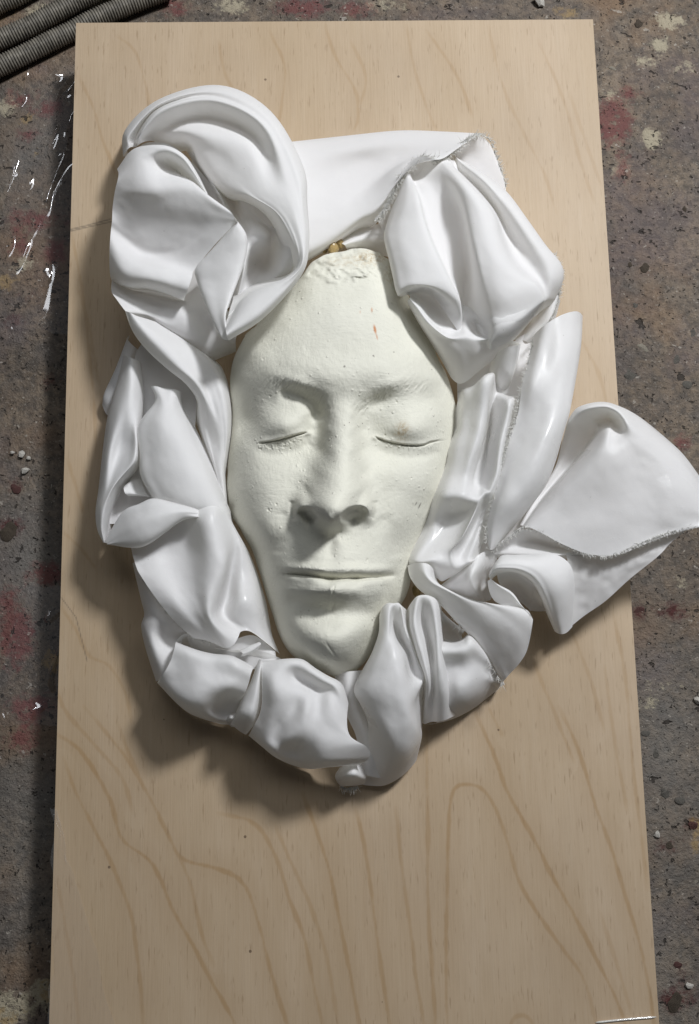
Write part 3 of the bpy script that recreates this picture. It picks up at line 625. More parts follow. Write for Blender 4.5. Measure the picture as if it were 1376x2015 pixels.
sheet('inner_folds', 'F', '''
462,545,16; 432,680,18; 425,830,18; 368,960,20; 350,1100,22; 310,1220,24; 255,1360,26; 215,1490,24; 165,1640,22; 60,1835,22; 45,1900,20; 60,1940,12
500,535,30; 480,680,29; 470,830,30; 430,960,31; 410,1100,32; 380,1220,34; 330,1360,41; 290,1500,30; 240,1650,28; 120,1830,32; 110,1895,34; 120,1940,20
570,515,37; 550,670,35; 545,820,35; 510,950,36; 490,1090,37; 460,1220,38; 420,1365,44; 370,1510,27; 310,1660,28; 190,1820,33; 190,1890,37; 200,1950,22
650,435,45; 640,650,41; 620,810,41; 590,940,41; 550,1080,40; 520,1220,39; 490,1375,45; 440,1500,28; 370,1670,30; 260,1810,34; 260,1885,37; 270,2000,22
725,415,43; 695,620,38; 672,800,37; 640,950,36; 595,1090,34; 560,1230,34; 545,1385,44; 510,1490,31; 430,1690,34; 320,1810,35; 330,1905,35; 320,2040,22
742,470,30; 705,660,24; 690,820,24; 655,980,25; 610,1110,27; 575,1250,30; 590,1385,44; 560,1490,36; 465,1700,39; 370,1810,36; 385,1930,34; 375,2015,22
750,540,24; 720,720,20; 700,870,21; 680,1020,22; 655,1150,25; 620,1280,29; 625,1365,43; 590,1480,41; 485,1690,43; 395,1810,37; 420,1940,34; 420,1995,22
775,570,28; 742,730,26; 712,890,27; 692,1040,28; 690,1150,29; 665,1290,35; 660,1340,43; 615,1490,33; 510,1700,32; 420,1830,33; 455,1935,34; 460,1975,22
850,600,42; 830,740,42; 785,920,43; 765,1060,43; 748,1190,43; 705,1310,43; 690,1350,42; 640,1490,30; 540,1720,29; 470,1850,30; 510,1905,34; 515,1940,22
900,600,38; 870,750,38; 830,920,39; 805,1060,39; 785,1190,39; 745,1310,39; 725,1370,37; 670,1490,31; 590,1720,32; 540,1860,33; 570,1880,34; 575,1905,22
930,650,26; 900,780,25; 860,940,25; 835,1070,25; 810,1200,25; 780,1320,25; 755,1400,25; 700,1500,26; 650,1720,26; 600,1880,26; 630,1830,26; 635,1850,16''', 7, wet=True, pre=(2, -9, -12))
sheet('frayed_panel', 'F', '''
1045,90,30; 1010,280,36; 960,480,40; 930,700,40; 865,870,37; 800,1080,36; 770,1250,37; 720,1420,37; 680,1620,34; 695,1775,29
1120,15,42; 1080,260,44; 1040,480,47; 1000,700,42; 940,880,40; 880,1080,42; 840,1260,44; 780,1430,43; 725,1620,37; 705,1788,31
1200,-40,45; 1170,240,45; 1130,470,47; 1090,700,44; 1040,880,45; 980,1080,47; 930,1260,47; 860,1430,45; 770,1620,37; 720,1788,31
1290,-88,44; 1260,220,46; 1230,460,46; 1200,690,47; 1150,880,49; 1090,1080,49; 1030,1260,47; 940,1430,42; 820,1620,35; 735,1782,30
1395,-112,38; 1360,190,43; 1320,450,44; 1285,690,45; 1240,870,45; 1170,1080,44; 1110,1260,41; 1010,1420,37; 870,1600,32; 755,1765,29
1444,-75,27; 1432,160,33; 1386,458,35; 1335,720,36; 1290,870,35; 1232,1080,33; 1160,1260,31; 1040,1430,28; 900,1600,25; 775,1745,26
1430,-50,6; 1400,180,5; 1350,460,5; 1310,710,5; 1260,880,6; 1195,1090,6; 1115,1270,7; 990,1450,8; 865,1610,11; 760,1740,17''', 8, wet=True)
sheet('right_underlay', 'F', '''
440,330,15; 440,900,15; 300,1500,15; 200,1880,16
690,300,18; 710,900,16; 550,1500,16; 500,1880,17
990,60,18; 930,900,16; 800,1500,17; 740,1850,16
1250,60,10; 1200,900,12; 1080,1420,14; 930,1700,14''', 6)
sheet('cuff', 'F', '''
700,330,16; 690,380,16; 720,450,14; 750,540,10
760,230,28; 750,320,26; 760,430,22; 780,540,14
840,175,36; 820,290,32; 815,420,26; 810,530,16
910,165,38; 890,290,33; 865,420,27; 840,520,16
948,155,37; 925,290,31; 890,410,25; 855,500,14
940,180,18; 910,300,12; 870,410,9; 840,500,6''', 7)
sheet('cuff_back', 'F', '''
800,165,34; 860,130,36; 905,128,37; 948,150,37
800,180,22; 860,160,22; 905,160,22; 945,170,24''', 6)
sheet('bundle_tail', 'C', '''
500,215,6; 575,140,9; 640,60,14; 690,-20,18
545,205,14; 625,135,20; 680,65,26; 720,-10,28
590,212,19; 650,160,24; 704,105,27; 738,10,27
610,240,12; 655,195,14; 712,135,16; 745,30,14''', 8)
sheet('big_flap', 'H', '''
440,190,22; 425,230,30; 405,300,26; 380,400,22; 350,520,19; 300,620,18; 230,740,19; 150,850,22; 85,965,26
490,122,30; 490,165,44; 500,230,35; 480,320,28; 430,430,23; 370,540,20; 290,670,19; 190,800,21; 95,965,27
560,92,34; 565,125,50; 590,190,38; 625,285,30; 560,395,24; 455,525,20; 345,655,19; 230,795,21; 108,968,28
640,76,36; 645,112,52; 665,200,32; 655,278,36; 585,393,36; 478,525,33; 365,655,30; 248,795,28; 125,972,32
720,78,37; 725,118,53; 725,200,27; 720,275,46; 660,410,48; 560,550,45; 440,690,41; 310,830,37; 165,985,35
800,104,38; 790,150,52; 780,230,34; 762,300,46; 740,430,50; 660,580,48; 560,730,44; 420,880,40; 260,1030,37
880,140,38; 860,210,51; 842,290,49; 832,370,50; 830,480,50; 780,640,48; 700,790,45; 580,940,43; 400,1105,40
960,190,36; 950,280,48; 940,370,50; 930,460,49; 930,560,48; 900,720,47; 850,860,46; 760,1010,44; 590,1175,41
1050,260,34; 1060,350,45; 1060,440,48; 1060,530,48; 1060,640,48; 1040,780,47; 1010,900,46; 950,1020,45; 800,1175,43
1150,345,32; 1170,430,43; 1180,520,46; 1190,610,48; 1190,700,49; 1185,820,49; 1170,920,48; 1130,1000,46; 1010,1090,45
1270,460,32; 1290,540,42; 1310,620,45; 1320,700,47; 1330,780,48; 1330,860,48; 1325,930,47; 1300,980,47; 1210,1020,46
1400,640,34; 1440,730,40; 1460,800,42; 1470,860,44; 1475,900,45; 1470,935,46; 1460,955,46; 1440,965,47; 1390,975,47''', 7, wet=True, pre=(0, 18, -16))
sheet('flap_lining', 'C', '''
770,1172,36; 880,1160,36; 1000,1160,37; 1120,1110,39; 1250,1070,41; 1360,1040,42
782,1240,33; 880,1230,34; 990,1200,35; 1100,1155,37; 1220,1105,40; 1330,1060,42
788,1370,28; 880,1330,30; 980,1275,33; 1080,1215,36; 1200,1150,39; 1300,1085,41
792,1508,22; 860,1454,24; 950,1392,27; 1062,1290,32; 1192,1186,38; 1245,1125,40''', 8, wav=0.5)
sheet('flap_gusset', 'C', '''
428,1165,26; 500,1112,31; 580,1064,34; 700,1092,35; 850,1174,37
438,1174,24; 520,1142,25; 620,1122,23; 720,1144,27; 850,1180,34
450,1184,22; 540,1184,27; 640,1184,33; 740,1184,36; 860,1184,36
460,1195,10; 545,1200,12; 640,1200,16; 740,1200,18; 850,1195,24''', 8)
sheet('lower_flap', 'G', '''
70,450,10; 90,510,12; 150,600,14; 240,680,16; 345,760,18; 445,870,18; 570,1000,16; 705,1180,12; 800,1350,6
48,420,26; 66,500,29; 126,590,31; 216,662,33; 328,742,35; 430,850,35; 556,980,33; 700,1165,29; 812,1340,22
100,400,35; 130,490,38; 190,570,40; 280,640,41; 400,720,41; 520,820,41; 650,940,40; 780,1100,36; 870,1272,28
165,395,41; 185,480,44; 235,550,46; 330,610,47; 460,680,47; 600,770,46; 740,890,45; 870,1030,41; 940,1195,33
215,405,40; 225,490,43; 265,545,45; 370,606,47; 510,670,47; 670,730,47; 830,830,47; 950,960,44; 1005,1080,37
245,430,36; 250,510,38; 300,562,42; 430,638,44; 570,692,45; 720,718,45; 880,740,46; 1000,775,46; 1048,850,44
280,470,20; 290,540,16; 340,600,14; 450,660,14; 580,710,14; 720,740,14; 870,770,16; 980,800,20; 1020,870,24''', 8)
sheet('white_bowl', 'G', '''
280,600,14; 300,590,16; 340,600,16; 400,640,14; 440,690,10
380,520,20; 400,560,22; 440,600,22; 490,650,18; 520,710,12
480,440,26; 490,510,29; 510,570,29; 560,640,22; 600,710,10
560,380,30; 560,460,35; 560,530,34; 600,620,24; 650,710,10
630,320,30; 635,420,30; 622,500,25; 630,590,13; 680,700,6
700,300,26; 690,420,22; 672,490,14; 670,570,7; 710,690,4
770,340,22; 740,430,16; 715,480,9; 690,540,4; 730,650,3''', 8, wet=True)
sheet('curl_loop', 'G', '''
715,530,8; 770,490,6; 850,490,5; 960,510,4; 1060,600,4; 1130,740,3; 1220,940,3
700,512,39; 750,462,45; 835,455,47; 945,470,47; 1050,540,44; 1130,680,38; 1235,950,22
697,488,44; 750,425,50; 840,415,52; 960,425,52; 1090,490,49; 1180,650,43; 1255,960,26
705,462,42; 765,390,48; 850,372,50; 980,380,50; 1140,440,48; 1240,620,44; 1285,962,27
725,430,36; 785,352,42; 880,342,44; 1010,352,44; 1190,390,44; 1310,580,42; 1320,948,26
745,400,24; 800,335,32; 900,330,34; 1040,328,36; 1240,330,39; 1374,480,38; 1362,905,25''', 8)
sheet('curl_lip', 'G', '''
686,540,40; 700,620,34; 735,690,34; 790,725,38; 880,745,42; 990,770,44
705,525,43; 745,580,42; 800,640,42; 850,680,42; 920,720,44; 1010,790,45
700,512,41; 770,565,42; 850,608,44; 900,650,44; 960,735,45; 1035,815,45
720,530,24; 790,580,20; 860,625,18; 905,670,18; 955,745,22; 1020,820,28''', 8)
sheet('curl_back', 'G', '''
760,480,36; 900,470,38; 1010,530,36; 1065,580,30
780,560,16; 900,560,14; 1000,640,12; 1040,700,9
850,660,7; 930,700,6; 990,740,4; 1030,780,2''', 8)
sheet('curl_back_panel', 'G', '''
1040,540,30; 1120,600,28; 1190,700,24
1040,660,14; 1110,700,13; 1180,760,12
1025,775,3; 1100,782,2; 1190,772,2''', 8)
# ---- bottom ruffles
sheet('hem_strip', 'M', '''
755,350,14; 830,365,14; 890,345,14; 935,320,14; 1010,400,10; 1090,520,8; 1150,635,6
748,388,36; 830,388,37; 890,366,38; 938,336,38; 1020,420,31; 1095,530,22; 1158,645,12
760,440,42; 835,435,44; 900,425,45; 955,400,43; 1025,460,34; 1090,550,25; 1150,648,13
780,540,35; 845,530,37; 910,520,38; 965,500,36; 1030,540,29; 1090,590,22; 1145,652,12
800,680,35; 860,670,39; 920,650,38; 980,620,34; 1040,615,27; 1090,630,20; 1140,655,10
790,800,29; 860,770,31; 920,745,30; 985,705,26; 1040,675,19; 1085,660,13; 1130,658,7
720,890,10; 800,865,12; 880,835,12; 960,790,10; 1030,735,8; 1080,695,6; 1120,665,4
640,905,2; 770,885,2; 870,848,2; 960,798,2; 1030,745,2; 1085,700,2; 1125,668,2''', 8)
sheet('hem_lining', 'M', '''
735,150,28; 800,220,27; 900,300,25
745,270,12; 800,290,10; 880,330,10
745,400,8; 820,405,8; 900,385,8''', 8)
sheet('gathered_pleats', 'M', '''
530,160,22; 520,270,12; 540,370,12; 570,480,12; 600,580,12; 625,690,10; 620,880,4
556,122,38; 548,260,42; 572,370,43; 606,480,43; 640,585,42; 648,700,34; 628,895,12
588,86,45; 585,230,47; 613,350,47; 642,460,47; 668,602,45; 668,710,35; 645,900,15
622,76,46; 625,230,35; 652,340,34; 670,440,34; 682,560,38; 685,700,33; 670,890,18
655,76,46; 665,230,38; 684,340,37; 698,440,37; 708,552,40; 704,700,32; 695,885,20
686,84,45; 697,220,45; 712,340,45; 718,450,45; 726,560,44; 727,700,38; 725,885,24
720,104,42; 727,230,44; 740,350,44; 750,460,44; 762,570,43; 772,700,39; 772,875,26
744,140,34; 747,250,33; 757,370,34; 772,470,35; 787,570,35; 802,700,34; 818,855,22
752,170,12; 757,260,12; 767,380,14; 782,480,18; 802,580,20; 832,700,20; 852,835,12''', 8, pre=(0.5, 2.5, -13))
sheet('right_ruffle', 'M', '''
372,240,10; 360,330,10; 320,450,8; 260,560,6; 215,660,5; 262,790,4; 300,920,3; 290,1100,2; 250,1280,2
348,225,34; 345,310,37; 300,440,37; 238,555,35; 184,682,34; 235,790,33; 280,910,30; 265,1100,18; 240,1290,6
365,162,42; 370,290,46; 335,430,47; 285,560,47; 245,680,47; 290,800,44; 330,940,39; 330,1100,24; 300,1298,7
402,128,46; 410,290,49; 390,430,51; 350,560,52; 325,690,52; 370,820,49; 400,960,46; 415,1110,34; 375,1298,9
440,126,47; 428,230,43; 450,420,52; 430,560,54; 420,690,54; 450,820,51; 480,960,47; 500,1100,36; 440,1272,10
458,128,46; 450,310,34; 500,430,47; 510,560,52; 515,690,53; 530,820,51; 550,950,45; 560,1080,33; 492,1238,10
476,132,45; 490,350,34; 535,450,35; 565,570,38; 605,645,44; 570,790,45; 600,930,39; 606,1030,27; 542,1192,9
498,146,44; 512,270,45; 560,390,43; 600,500,42; 645,595,40; 602,720,36; 610,900,26; 624,985,18; 584,1142,6
528,172,30; 545,290,26; 590,400,24; 625,510,24; 655,610,22; 640,720,18; 628,890,10; 620,965,7; 592,1122,3''', 8, pre=(0.5, 2.5, -13), wet=True)
sheet('centre_gap', 'E', '''
680,410,18; 715,540,18; 760,640,20; 770,760,14
725,415,26; 752,540,25; 795,640,26; 808,770,18
785,410,20; 800,540,18; 840,640,18; 860,780,12''', 8)
sheet('centre_ruffle', 'K', '''
780,290,18; 860,275,20; 950,268,20; 1035,270,20; 1110,325,20; 1200,385,20; 1285,430,18; 1320,540,14
766,266,37; 860,254,40; 950,245,42; 1040,250,43; 1110,302,43; 1200,358,43; 1290,405,41; 1330,530,36
768,310,42; 850,300,46; 930,285,48; 1010,300,48; 1090,350,49; 1180,400,50; 1265,440,49; 1325,580,42
770,370,44; 840,370,50; 920,360,48; 990,370,40; 1070,410,40; 1150,445,41; 1235,470,48; 1320,640,45
772,450,44; 840,460,51; 920,460,51; 1000,460,48; 1070,480,48; 1140,500,45; 1220,530,51; 1325,710,46
770,540,42; 840,560,48; 910,570,49; 985,565,47; 1060,560,53; 1130,570,48; 1215,620,52; 1350,760,46
752,620,38; 820,660,45; 885,670,44; 960,660,49; 1040,650,53; 1110,660,51; 1210,710,51; 1400,790,45
715,690,34; 790,740,41; 860,760,42; 930,770,48; 1010,760,50; 1090,760,50; 1200,800,51; 1445,815,43
695,730,26; 770,800,35; 845,835,42; 915,840,37; 1000,850,36; 1080,850,44; 1190,870,48; 1474,860,38
685,745,14; 775,820,20; 850,880,29; 930,905,30; 1020,920,31; 1090,925,36; 1190,920,43; 1450,905,34
690,745,3; 780,815,4; 855,880,6; 940,928,8; 1040,958,12; 1110,962,16; 1200,950,26; 1400,935,28
710,730,1; 790,800,1; 860,865,2; 940,910,2; 1040,940,3; 1110,945,5; 1200,940,12; 1370,930,18''', 8, smooth=4)
sheet('fold_between', 'K', '''
735,300,14; 690,420,12; 640,520,12; 590,620,14; 560,680,10
748,265,36; 700,400,36; 652,500,36; 612,600,36; 575,675,26
762,255,41; 735,400,44; 705,520,44; 670,620,42; 625,715,26
772,270,40; 762,410,41; 750,530,41; 720,640,38; 665,738,22
785,300,22; 775,430,20; 765,550,20; 735,655,16; 680,730,8''', 8)
sheet('left_ruffle', 'K', '''
235,170,16; 300,190,18; 380,215,18; 470,235,18; 560,245,18; 630,275,18; 705,315,16
218,138,36; 290,168,38; 380,198,39; 470,217,39; 565,224,41; 635,252,41; 720,300,37
208,185,42; 285,205,46; 375,235,47; 465,255,47; 555,262,50; 625,295,51; 702,345,44
185,260,42; 265,285,45; 360,310,48; 450,330,48; 535,345,49; 610,370,49; 688,405,42
145,335,42; 230,370,43; 330,400,48; 425,420,50; 510,430,50; 585,445,48; 662,475,39
110,385,36; 205,450,42; 300,490,47; 395,505,48; 470,515,43; 540,520,34; 645,510,28
100,400,28; 188,490,36; 280,545,42; 370,570,43; 440,580,36; 500,585,25; 600,600,20
98,405,14; 212,530,20; 300,600,26; 390,630,28; 460,645,26; 510,655,22; 580,655,18
115,400,2; 225,525,2; 305,600,2; 390,638,2; 460,658,2; 510,672,2; 560,675,2''', 8, smooth=4)
sheet('ruffle_lining', 'K', '''
215,140,30; 260,95,28; 330,90,26; 420,140,24; 540,180,24; 640,190,22
240,160,16; 300,150,14; 380,160,14; 470,190,14; 570,210,14; 660,260,14
260,200,6; 320,200,6; 400,210,6; 480,230,6; 580,260,6; 680,300,6''', 7)
sheet('pinched_knob', 'K', '''
535,640,14; 560,605,20; 610,595,20
545,655,22; 572,632,29; 615,625,26
560,675,16; 585,668,20; 625,670,18
575,690,5; 600,690,6; 640,700,6''', 7)
sheet('knot_tail', 'M', '''
95,1180,12; 150,1160,22; 210,1155,22; 265,1175,14
66,1225,12; 140,1198,27; 200,1193,29; 264,1222,16
72,1265,14; 140,1243,28; 205,1238,29; 264,1258,16
100,1302,7; 150,1300,12; 205,1296,12; 250,1288,8''', 8)
# ---- left side
sheet('left_base_layer', 'D', '''
262,1365,3; 312,1560,3; 335,1650,3; 315,1720,3; 345,1850,3; 400,2010,3
256,1365,18; 300,1560,20; 320,1645,23; 303,1715,22; 328,1840,20; 384,2015,16
292,1360,28; 342,1545,30; 372,1655,32; 352,1745,30; 376,1860,29; 425,1990,28
360,1390,29; 420,1550,31; 455,1680,32; 425,1775,26; 440,1850,28; 490,1920,30
450,1430,24; 510,1590,26; 560,1725,27; 530,1780,22; 530,1830,24; 560,1870,26''', 9)
sheet('descending_fold', 'D', '''
250,1300,33; 275,1385,36; 300,1435,38; 385,1560,40; 490,1690,39; 590,1778,36
330,1262,33; 368,1370,36; 408,1460,40; 470,1570,43; 560,1680,43; 660,1790,39
440,1185,34; 468,1330,33; 500,1450,38; 550,1570,43; 620,1690,44; 720,1815,40
545,1115,38; 562,1280,35; 580,1430,40; 610,1570,45; 660,1690,47; 770,1835,42
632,1125,48; 662,1280,48; 672,1430,49; 670,1570,50; 690,1680,49; 810,1815,43
705,1105,48; 745,1260,48; 762,1385,48; 728,1545,45; 716,1665,44; 836,1775,42
762,1085,39; 812,1240,38; 800,1385,35; 778,1540,32; 756,1650,34; 852,1742,40
784,1100,34; 852,1260,36; 858,1430,37; 848,1560,42; 830,1660,40; 905,1742,38
802,1140,27; 884,1290,29; 932,1470,32; 942,1600,37; 944,1700,36; 985,1800,33
816,1172,10; 905,1325,12; 978,1535,16; 1004,1655,19; 1024,1765,21; 1064,1865,21''', 9, wet=True, pre=(-3, -22, -4))
sheet('chin_side_fold', 'D', '''
700,1830,30; 800,1845,32; 900,1840,32; 1000,1860,28; 1090,1900,22
720,1850,24; 810,1870,24; 910,1880,26; 1000,1910,24; 1090,1940,20
760,1890,14; 850,1910,14; 930,1930,16; 1010,1960,16; 1090,1990,14''', 8)
sheet('small_curl', 'D', '''
835,1868,24; 880,1835,26; 940,1808,28
840,1850,36; 890,1822,38; 950,1800,38
862,1862,40; 910,1842,41; 962,1808,41
850,1880,38; 900,1866,39; 950,1836,39''', 8)
sheet('wing_fold', 'D', '''
112,1240,16; 212,1105,16; 302,1062,18; 382,1032,20; 500,1060,26; 605,1092,34; 650,1100,34
96,1250,30; 198,1084,37; 288,1040,41; 370,1008,43; 492,1033,43; 602,1064,43; 650,1085,38
108,1254,34; 220,1130,43; 310,1090,48; 400,1066,50; 502,1068,50; 594,1082,48; 652,1095,40
118,1258,35; 230,1190,46; 320,1150,51; 412,1118,52; 506,1094,51; 592,1096,48; 652,1105,41
112,1262,33; 240,1278,41; 328,1264,45; 424,1202,47; 524,1132,47; 610,1112,47; 658,1120,40
128,1248,14; 250,1268,16; 332,1252,22; 428,1192,29; 526,1126,36; 618,1116,42; 658,1125,36''', 8)
sheet('left_roll', 'D', '''
218,220,2; 182,380,2; 132,560,2; 106,760,2; 86,950,3; 70,1080,6; 70,1180,10; 100,1240,18
206,220,14; 167,380,18; 117,560,20; 88,760,23; 68,950,25; 50,1080,27; 60,1180,29; 93,1252,30
224,225,25; 205,380,31; 163,560,35; 124,760,37; 100,950,37; 70,1080,37; 73,1180,35; 97,1252,32
245,235,29; 246,390,36; 216,560,38; 178,740,33; 150,890,38; 98,1040,41; 86,1170,37; 99,1252,32
270,245,27; 287,400,31; 256,580,38; 238,715,36; 216,840,41; 128,990,41; 103,1160,34; 101,1250,32
296,255,20; 312,420,22; 281,622,36; 278,715,41; 264,815,42; 178,925,34; 122,1130,27; 104,1248,29
305,270,8; 327,500,8; 291,642,22; 292,720,26; 284,822,25; 206,950,14; 140,1080,16; 114,1236,22
312,300,2; 338,540,2; 312,652,8; 310,732,9; 300,832,9; 236,985,6; 168,1062,8; 130,1222,14''', 9)
sheet('left_back_layer', 'D', '''
240,110,2; 170,290,2; 110,430,2; 96,520,2
225,130,11; 160,300,11; 100,430,10; 88,495,7
260,170,13; 200,320,13; 140,470,11; 112,548,6
300,200,8; 250,340,8; 190,480,6; 150,560,3''', 9)
sheet('left_floor_layer', 'D', '''
275,200,14; 235,400,12; 240,700,12; 160,950,14; 120,1150,16
330,150,19.0; 330,420,17.0; 330,700,17.0; 250,960,18.0; 200,1150,19.0
460,240,19.0; 430,460,19.0; 430,720,18.0; 380,980,19.0; 330,1180,19.0
620,360,18.0; 600,600,18.0; 600,800,18.0; 580,1000,19.0; 500,1200,19.0''', 8)
sheet('hollow_curl', 'D', '''
218,930,14; 262,902,18; 310,896,14
206,948,28; 240,925,26; 300,910,20
212,978,31; 250,968,29; 330,980,26
232,996,26; 285,996,27; 365,1004,27
250,990,14; 300,990,16; 370,1000,18''', 8)
sheet('middle_petal', 'D', '''
372,400,12; 392,480,12; 336,560,10; 294,640,10; 314,760,10; 316,880,10; 384,990,12; 420,1070,8
358,394,29; 380,470,33; 313,560,35; 273,640,35; 293,760,35; 298,880,35; 363,1002,35; 408,1070,24
384,391,33; 405,470,40; 358,560,42; 338,650,42; 354,760,42; 368,880,42; 430,1010,41; 470,1080,31
432,404,33; 436,480,42; 420,570,45; 420,660,46; 440,770,46; 462,890,46; 512,1028,45; 550,1095,35
482,408,33; 482,480,39; 490,570,42; 510,670,45; 542,780,46; 572,900,47; 614,1048,46; 650,1115,37
516,420,26; 517,490,30; 542,580,35; 577,690,39; 622,800,41; 662,920,44; 722,1076,43; 745,1130,35
526,432,12; 532,500,18; 567,590,26; 608,700,32; 667,830,35; 727,970,37; 778,1092,36; 792,1140,28
532,445,5; 548,510,8; 594,600,14; 644,710,20; 697,830,24; 752,970,26; 792,1092,26; 802,1140,20''', 9)
sheet('diagonal_fold', 'D', '''
236,15,10; 290,105,10; 370,205,10; 470,305,10; 556,385,10; 604,470,10; 596,560,10; 625,650,12; 680,830,14; 750,1050,16
214,-20,40; 257,95,39; 340,200,39; 450,300,37; 546,375,35; 614,465,33; 626,540,29; 642,640,27; 692,800,27; 746,1000,26
238,-14,47; 300,85,48; 390,190,47; 490,290,45; 582,370,42; 642,460,39; 657,560,33; 682,680,29; 712,820,29; 756,1010,27
280,5,45; 360,90,47; 450,190,47; 540,290,45; 622,380,42; 666,470,39; 692,570,35; 716,700,31; 727,830,30; 761,1015,27
330,20,39; 430,100,40; 520,190,41; 592,280,39; 652,380,37; 692,480,36; 722,590,35; 739,720,32; 740,840,30; 765,1020,27
390,40,32; 500,120,32; 600,200,33; 662,290,35; 702,390,36; 732,500,36; 754,620,34; 757,740,31; 750,850,29; 769,1025,26
432,60,26; 562,150,26; 664,230,28; 718,300,31; 753,400,34; 778,510,33; 783,640,31; 768,780,28; 759,870,26; 774,1035,23
450,72,10; 592,162,8; 704,245,8; 750,295,10; 786,400,12; 806,520,12; 800,660,12; 772,850,12; 768,900,12; 782,1060,12''', 9)

sheet('bundle_lining', 'N', '''
0,660,12; 170,380,16; 300,280,18; 450,262,20; 560,275,18
40,760,12; 190,470,13; 330,420,17; 500,420,20; 640,430,18
90,900,8; 220,600,9; 400,600,12; 560,600,16; 780,620,14''', 6)
sheet('rosette_backing', 'A', '''
440,1120,16; 560,1130,18; 700,1150,20; 800,1200,16
450,1250,14; 570,1270,16; 690,1290,20; 790,1350,18
460,1400,18; 580,1420,20; 690,1440,22; 780,1480,20''', 6)
sheet('chin_lining', 'D', '''
540,1730,26; 680,1785,30; 800,1790,32; 920,1760,31; 1040,1850,24
560,1790,22; 690,1840,27; 800,1860,29; 920,1850,28; 1050,1920,24
590,1870,16; 700,1910,20; 810,1940,24; 930,1950,24; 1060,1990,20''', 6)
sheet('petal_lining', 'D', '''
330,960,20.0; 440,990,26.0; 560,1020,32.0; 680,1050,34.0; 790,1090,28.0
360,1060,16.0; 460,1090,24.0; 580,1120,32.0; 690,1140,36.0; 800,1160,28.0
400,1180,16.0; 480,1180,24.0; 600,1200,32.0; 700,1230,36.0; 830,1260,26.0''', 6)
sheet('rosette_core', 'A', '''
250,470,20; 330,420,24; 480,440,27; 640,590,28; 780,770,28
250,540,18; 330,520,18; 450,560,20; 590,700,20; 720,830,22
260,640,16; 340,620,16; 440,680,16; 560,800,18; 690,920,20''', 7)
# ---- frayed cut edges: loose threads
M_THREAD = mat_cloth('thread', False)
for nd_ in M_THREAD.node_tree.nodes:
    if nd_.type == 'MIX_SHADER': nd_.inputs[0].default_value = 0.55
def fray(crop, line, n, lmin, lmax, ang, spread=0.6, rad=0.10, up=0.25, seed=1, wet=False):
    rad *= 2.6; lmin *= 1.5; lmax *= 1.6; up += 0.35
    """short tapering threads sticking out of a traced cut edge; ang = general direction in the picture, radians"""
    r = np.random.default_rng(seed); L = arclen_resample(pts(line, *CROPS[crop]), 200)
    V, F = [], []
    for i in range(n):
        t = r.uniform(0, 199); k = int(t); p = L[k]; a = ang+r.normal()*spread; ln = r.uniform(lmin, lmax)*1.25
        d = np.array([math.cos(a), math.sin(a), up+r.normal()*0.25]); d /= np.linalg.norm(d)
        P0 = at(p[0], p[1], p[2]); side = np.cross(d, [0, 0, 1.0]); side /= np.linalg.norm(side)+1e-9; upv = np.cross(side, d)
        bend = (side*r.normal()*0.35+upv*r.normal()*0.3)*ln/1000
        rr = rad*r.uniform(0.9, 1.7)/1000; b = len(V)
        segs = 4
        for j in range(segs):
            q = j/(segs-1); c = P0-d*0.0006+d*ln/1000*q+bend*q*q
            for m in range(3):
                an = m*2.094; V.append(c+(side*math.cos(an)+upv*math.sin(an))*rr*(1-0.75*q)-np.array(cloth.location))
        for j in range(segs-1):
            for m in range(3): F.append((b+j*3+m, b+j*3+(m+1) % 3, b+j*3+3+(m+1) % 3, b+j*3+3+m))
    o = link('frayed_threads', V, F, M_THREAD, cloth); tag(o, kind='stuff'); return o
fray('B', '410,488,26; 440,455,26; 480,380,27; 510,315,28; 560,240,32; 615,203,32', 420, 1.2, 2.8, -0.7, 0.9, 0.09, 0.3, 1)
fray('B', '615,203,32; 660,210,28; 700,218,26; 770,170,22; 830,118,20; 880,98,14', 330, 1.0, 2.2, -1.2, 0.9, 0.09, 0.4, 2)
fray('B', '880,100,12; 925,125,8; 950,185,5; 975,260,4; 1000,340,3', 120, 0.8, 2.0, 0.2, 0.7, 0.08, 0.2, 3)
fray('C', '745,-20,26; 730,20,26; 705,100,27; 660,160,24; 630,190,30', 160, 0.7, 1.6, -0.3, 0.8, 0.08, 0.4, 4)
fray('B', '1215,640,32; 1250,710,32; 1250,780,30; 1225,850,26', 90, 0.6, 1.4, 0.0, 0.8, 0.08, 0.4, 5)
fray('C', '630,190,32; 603,310,37; 572,430,39; 545,560,39; 515,650,39; 490,740,39; 465,840,37; 442,930,37; 420,1030,34; 410,1112,32; 428,1162,28', 420, 0.8, 1.8, 3.14, 0.5, 0.10, 0.4, 6)
fray('C', '428,1162,28; 500,1110,31; 575,1058,33; 640,1062,35; 700,1095,37; 780,1140,39; 850,1170,40; 905,1184,41', 300, 0.7, 1.6, -1.6, 0.6, 0.09, 0.2, 7)
fray('C', '905,1184,41; 960,1186,42; 1080,1142,44; 1150,1110,45; 1250,1074,46; 1395,1035,46', 380, 0.6, 1.5, -1.4, 0.7, 0.08, 0.2, 8)
fray('E', '704,806,6; 730,812,7; 765,806,8', 60, 0.8, 2.2, -1.5, 0.7, 0.08, 0.1, 9)
fray('D', '296,1430,30; 385,1560,37; 490,1690,37; 590,1778,35; 700,1810,38; 780,1835,40', 110, 0.4, 1.0, -2.4, 0.7, 0.07, 0.2, 10)
fray('C', '250,1450,34; 330,1540,33; 370,1590,33; 488,1782,26', 70, 0.6, 3.0, -2.3, 0.9, 0.05, 0.3, 11)
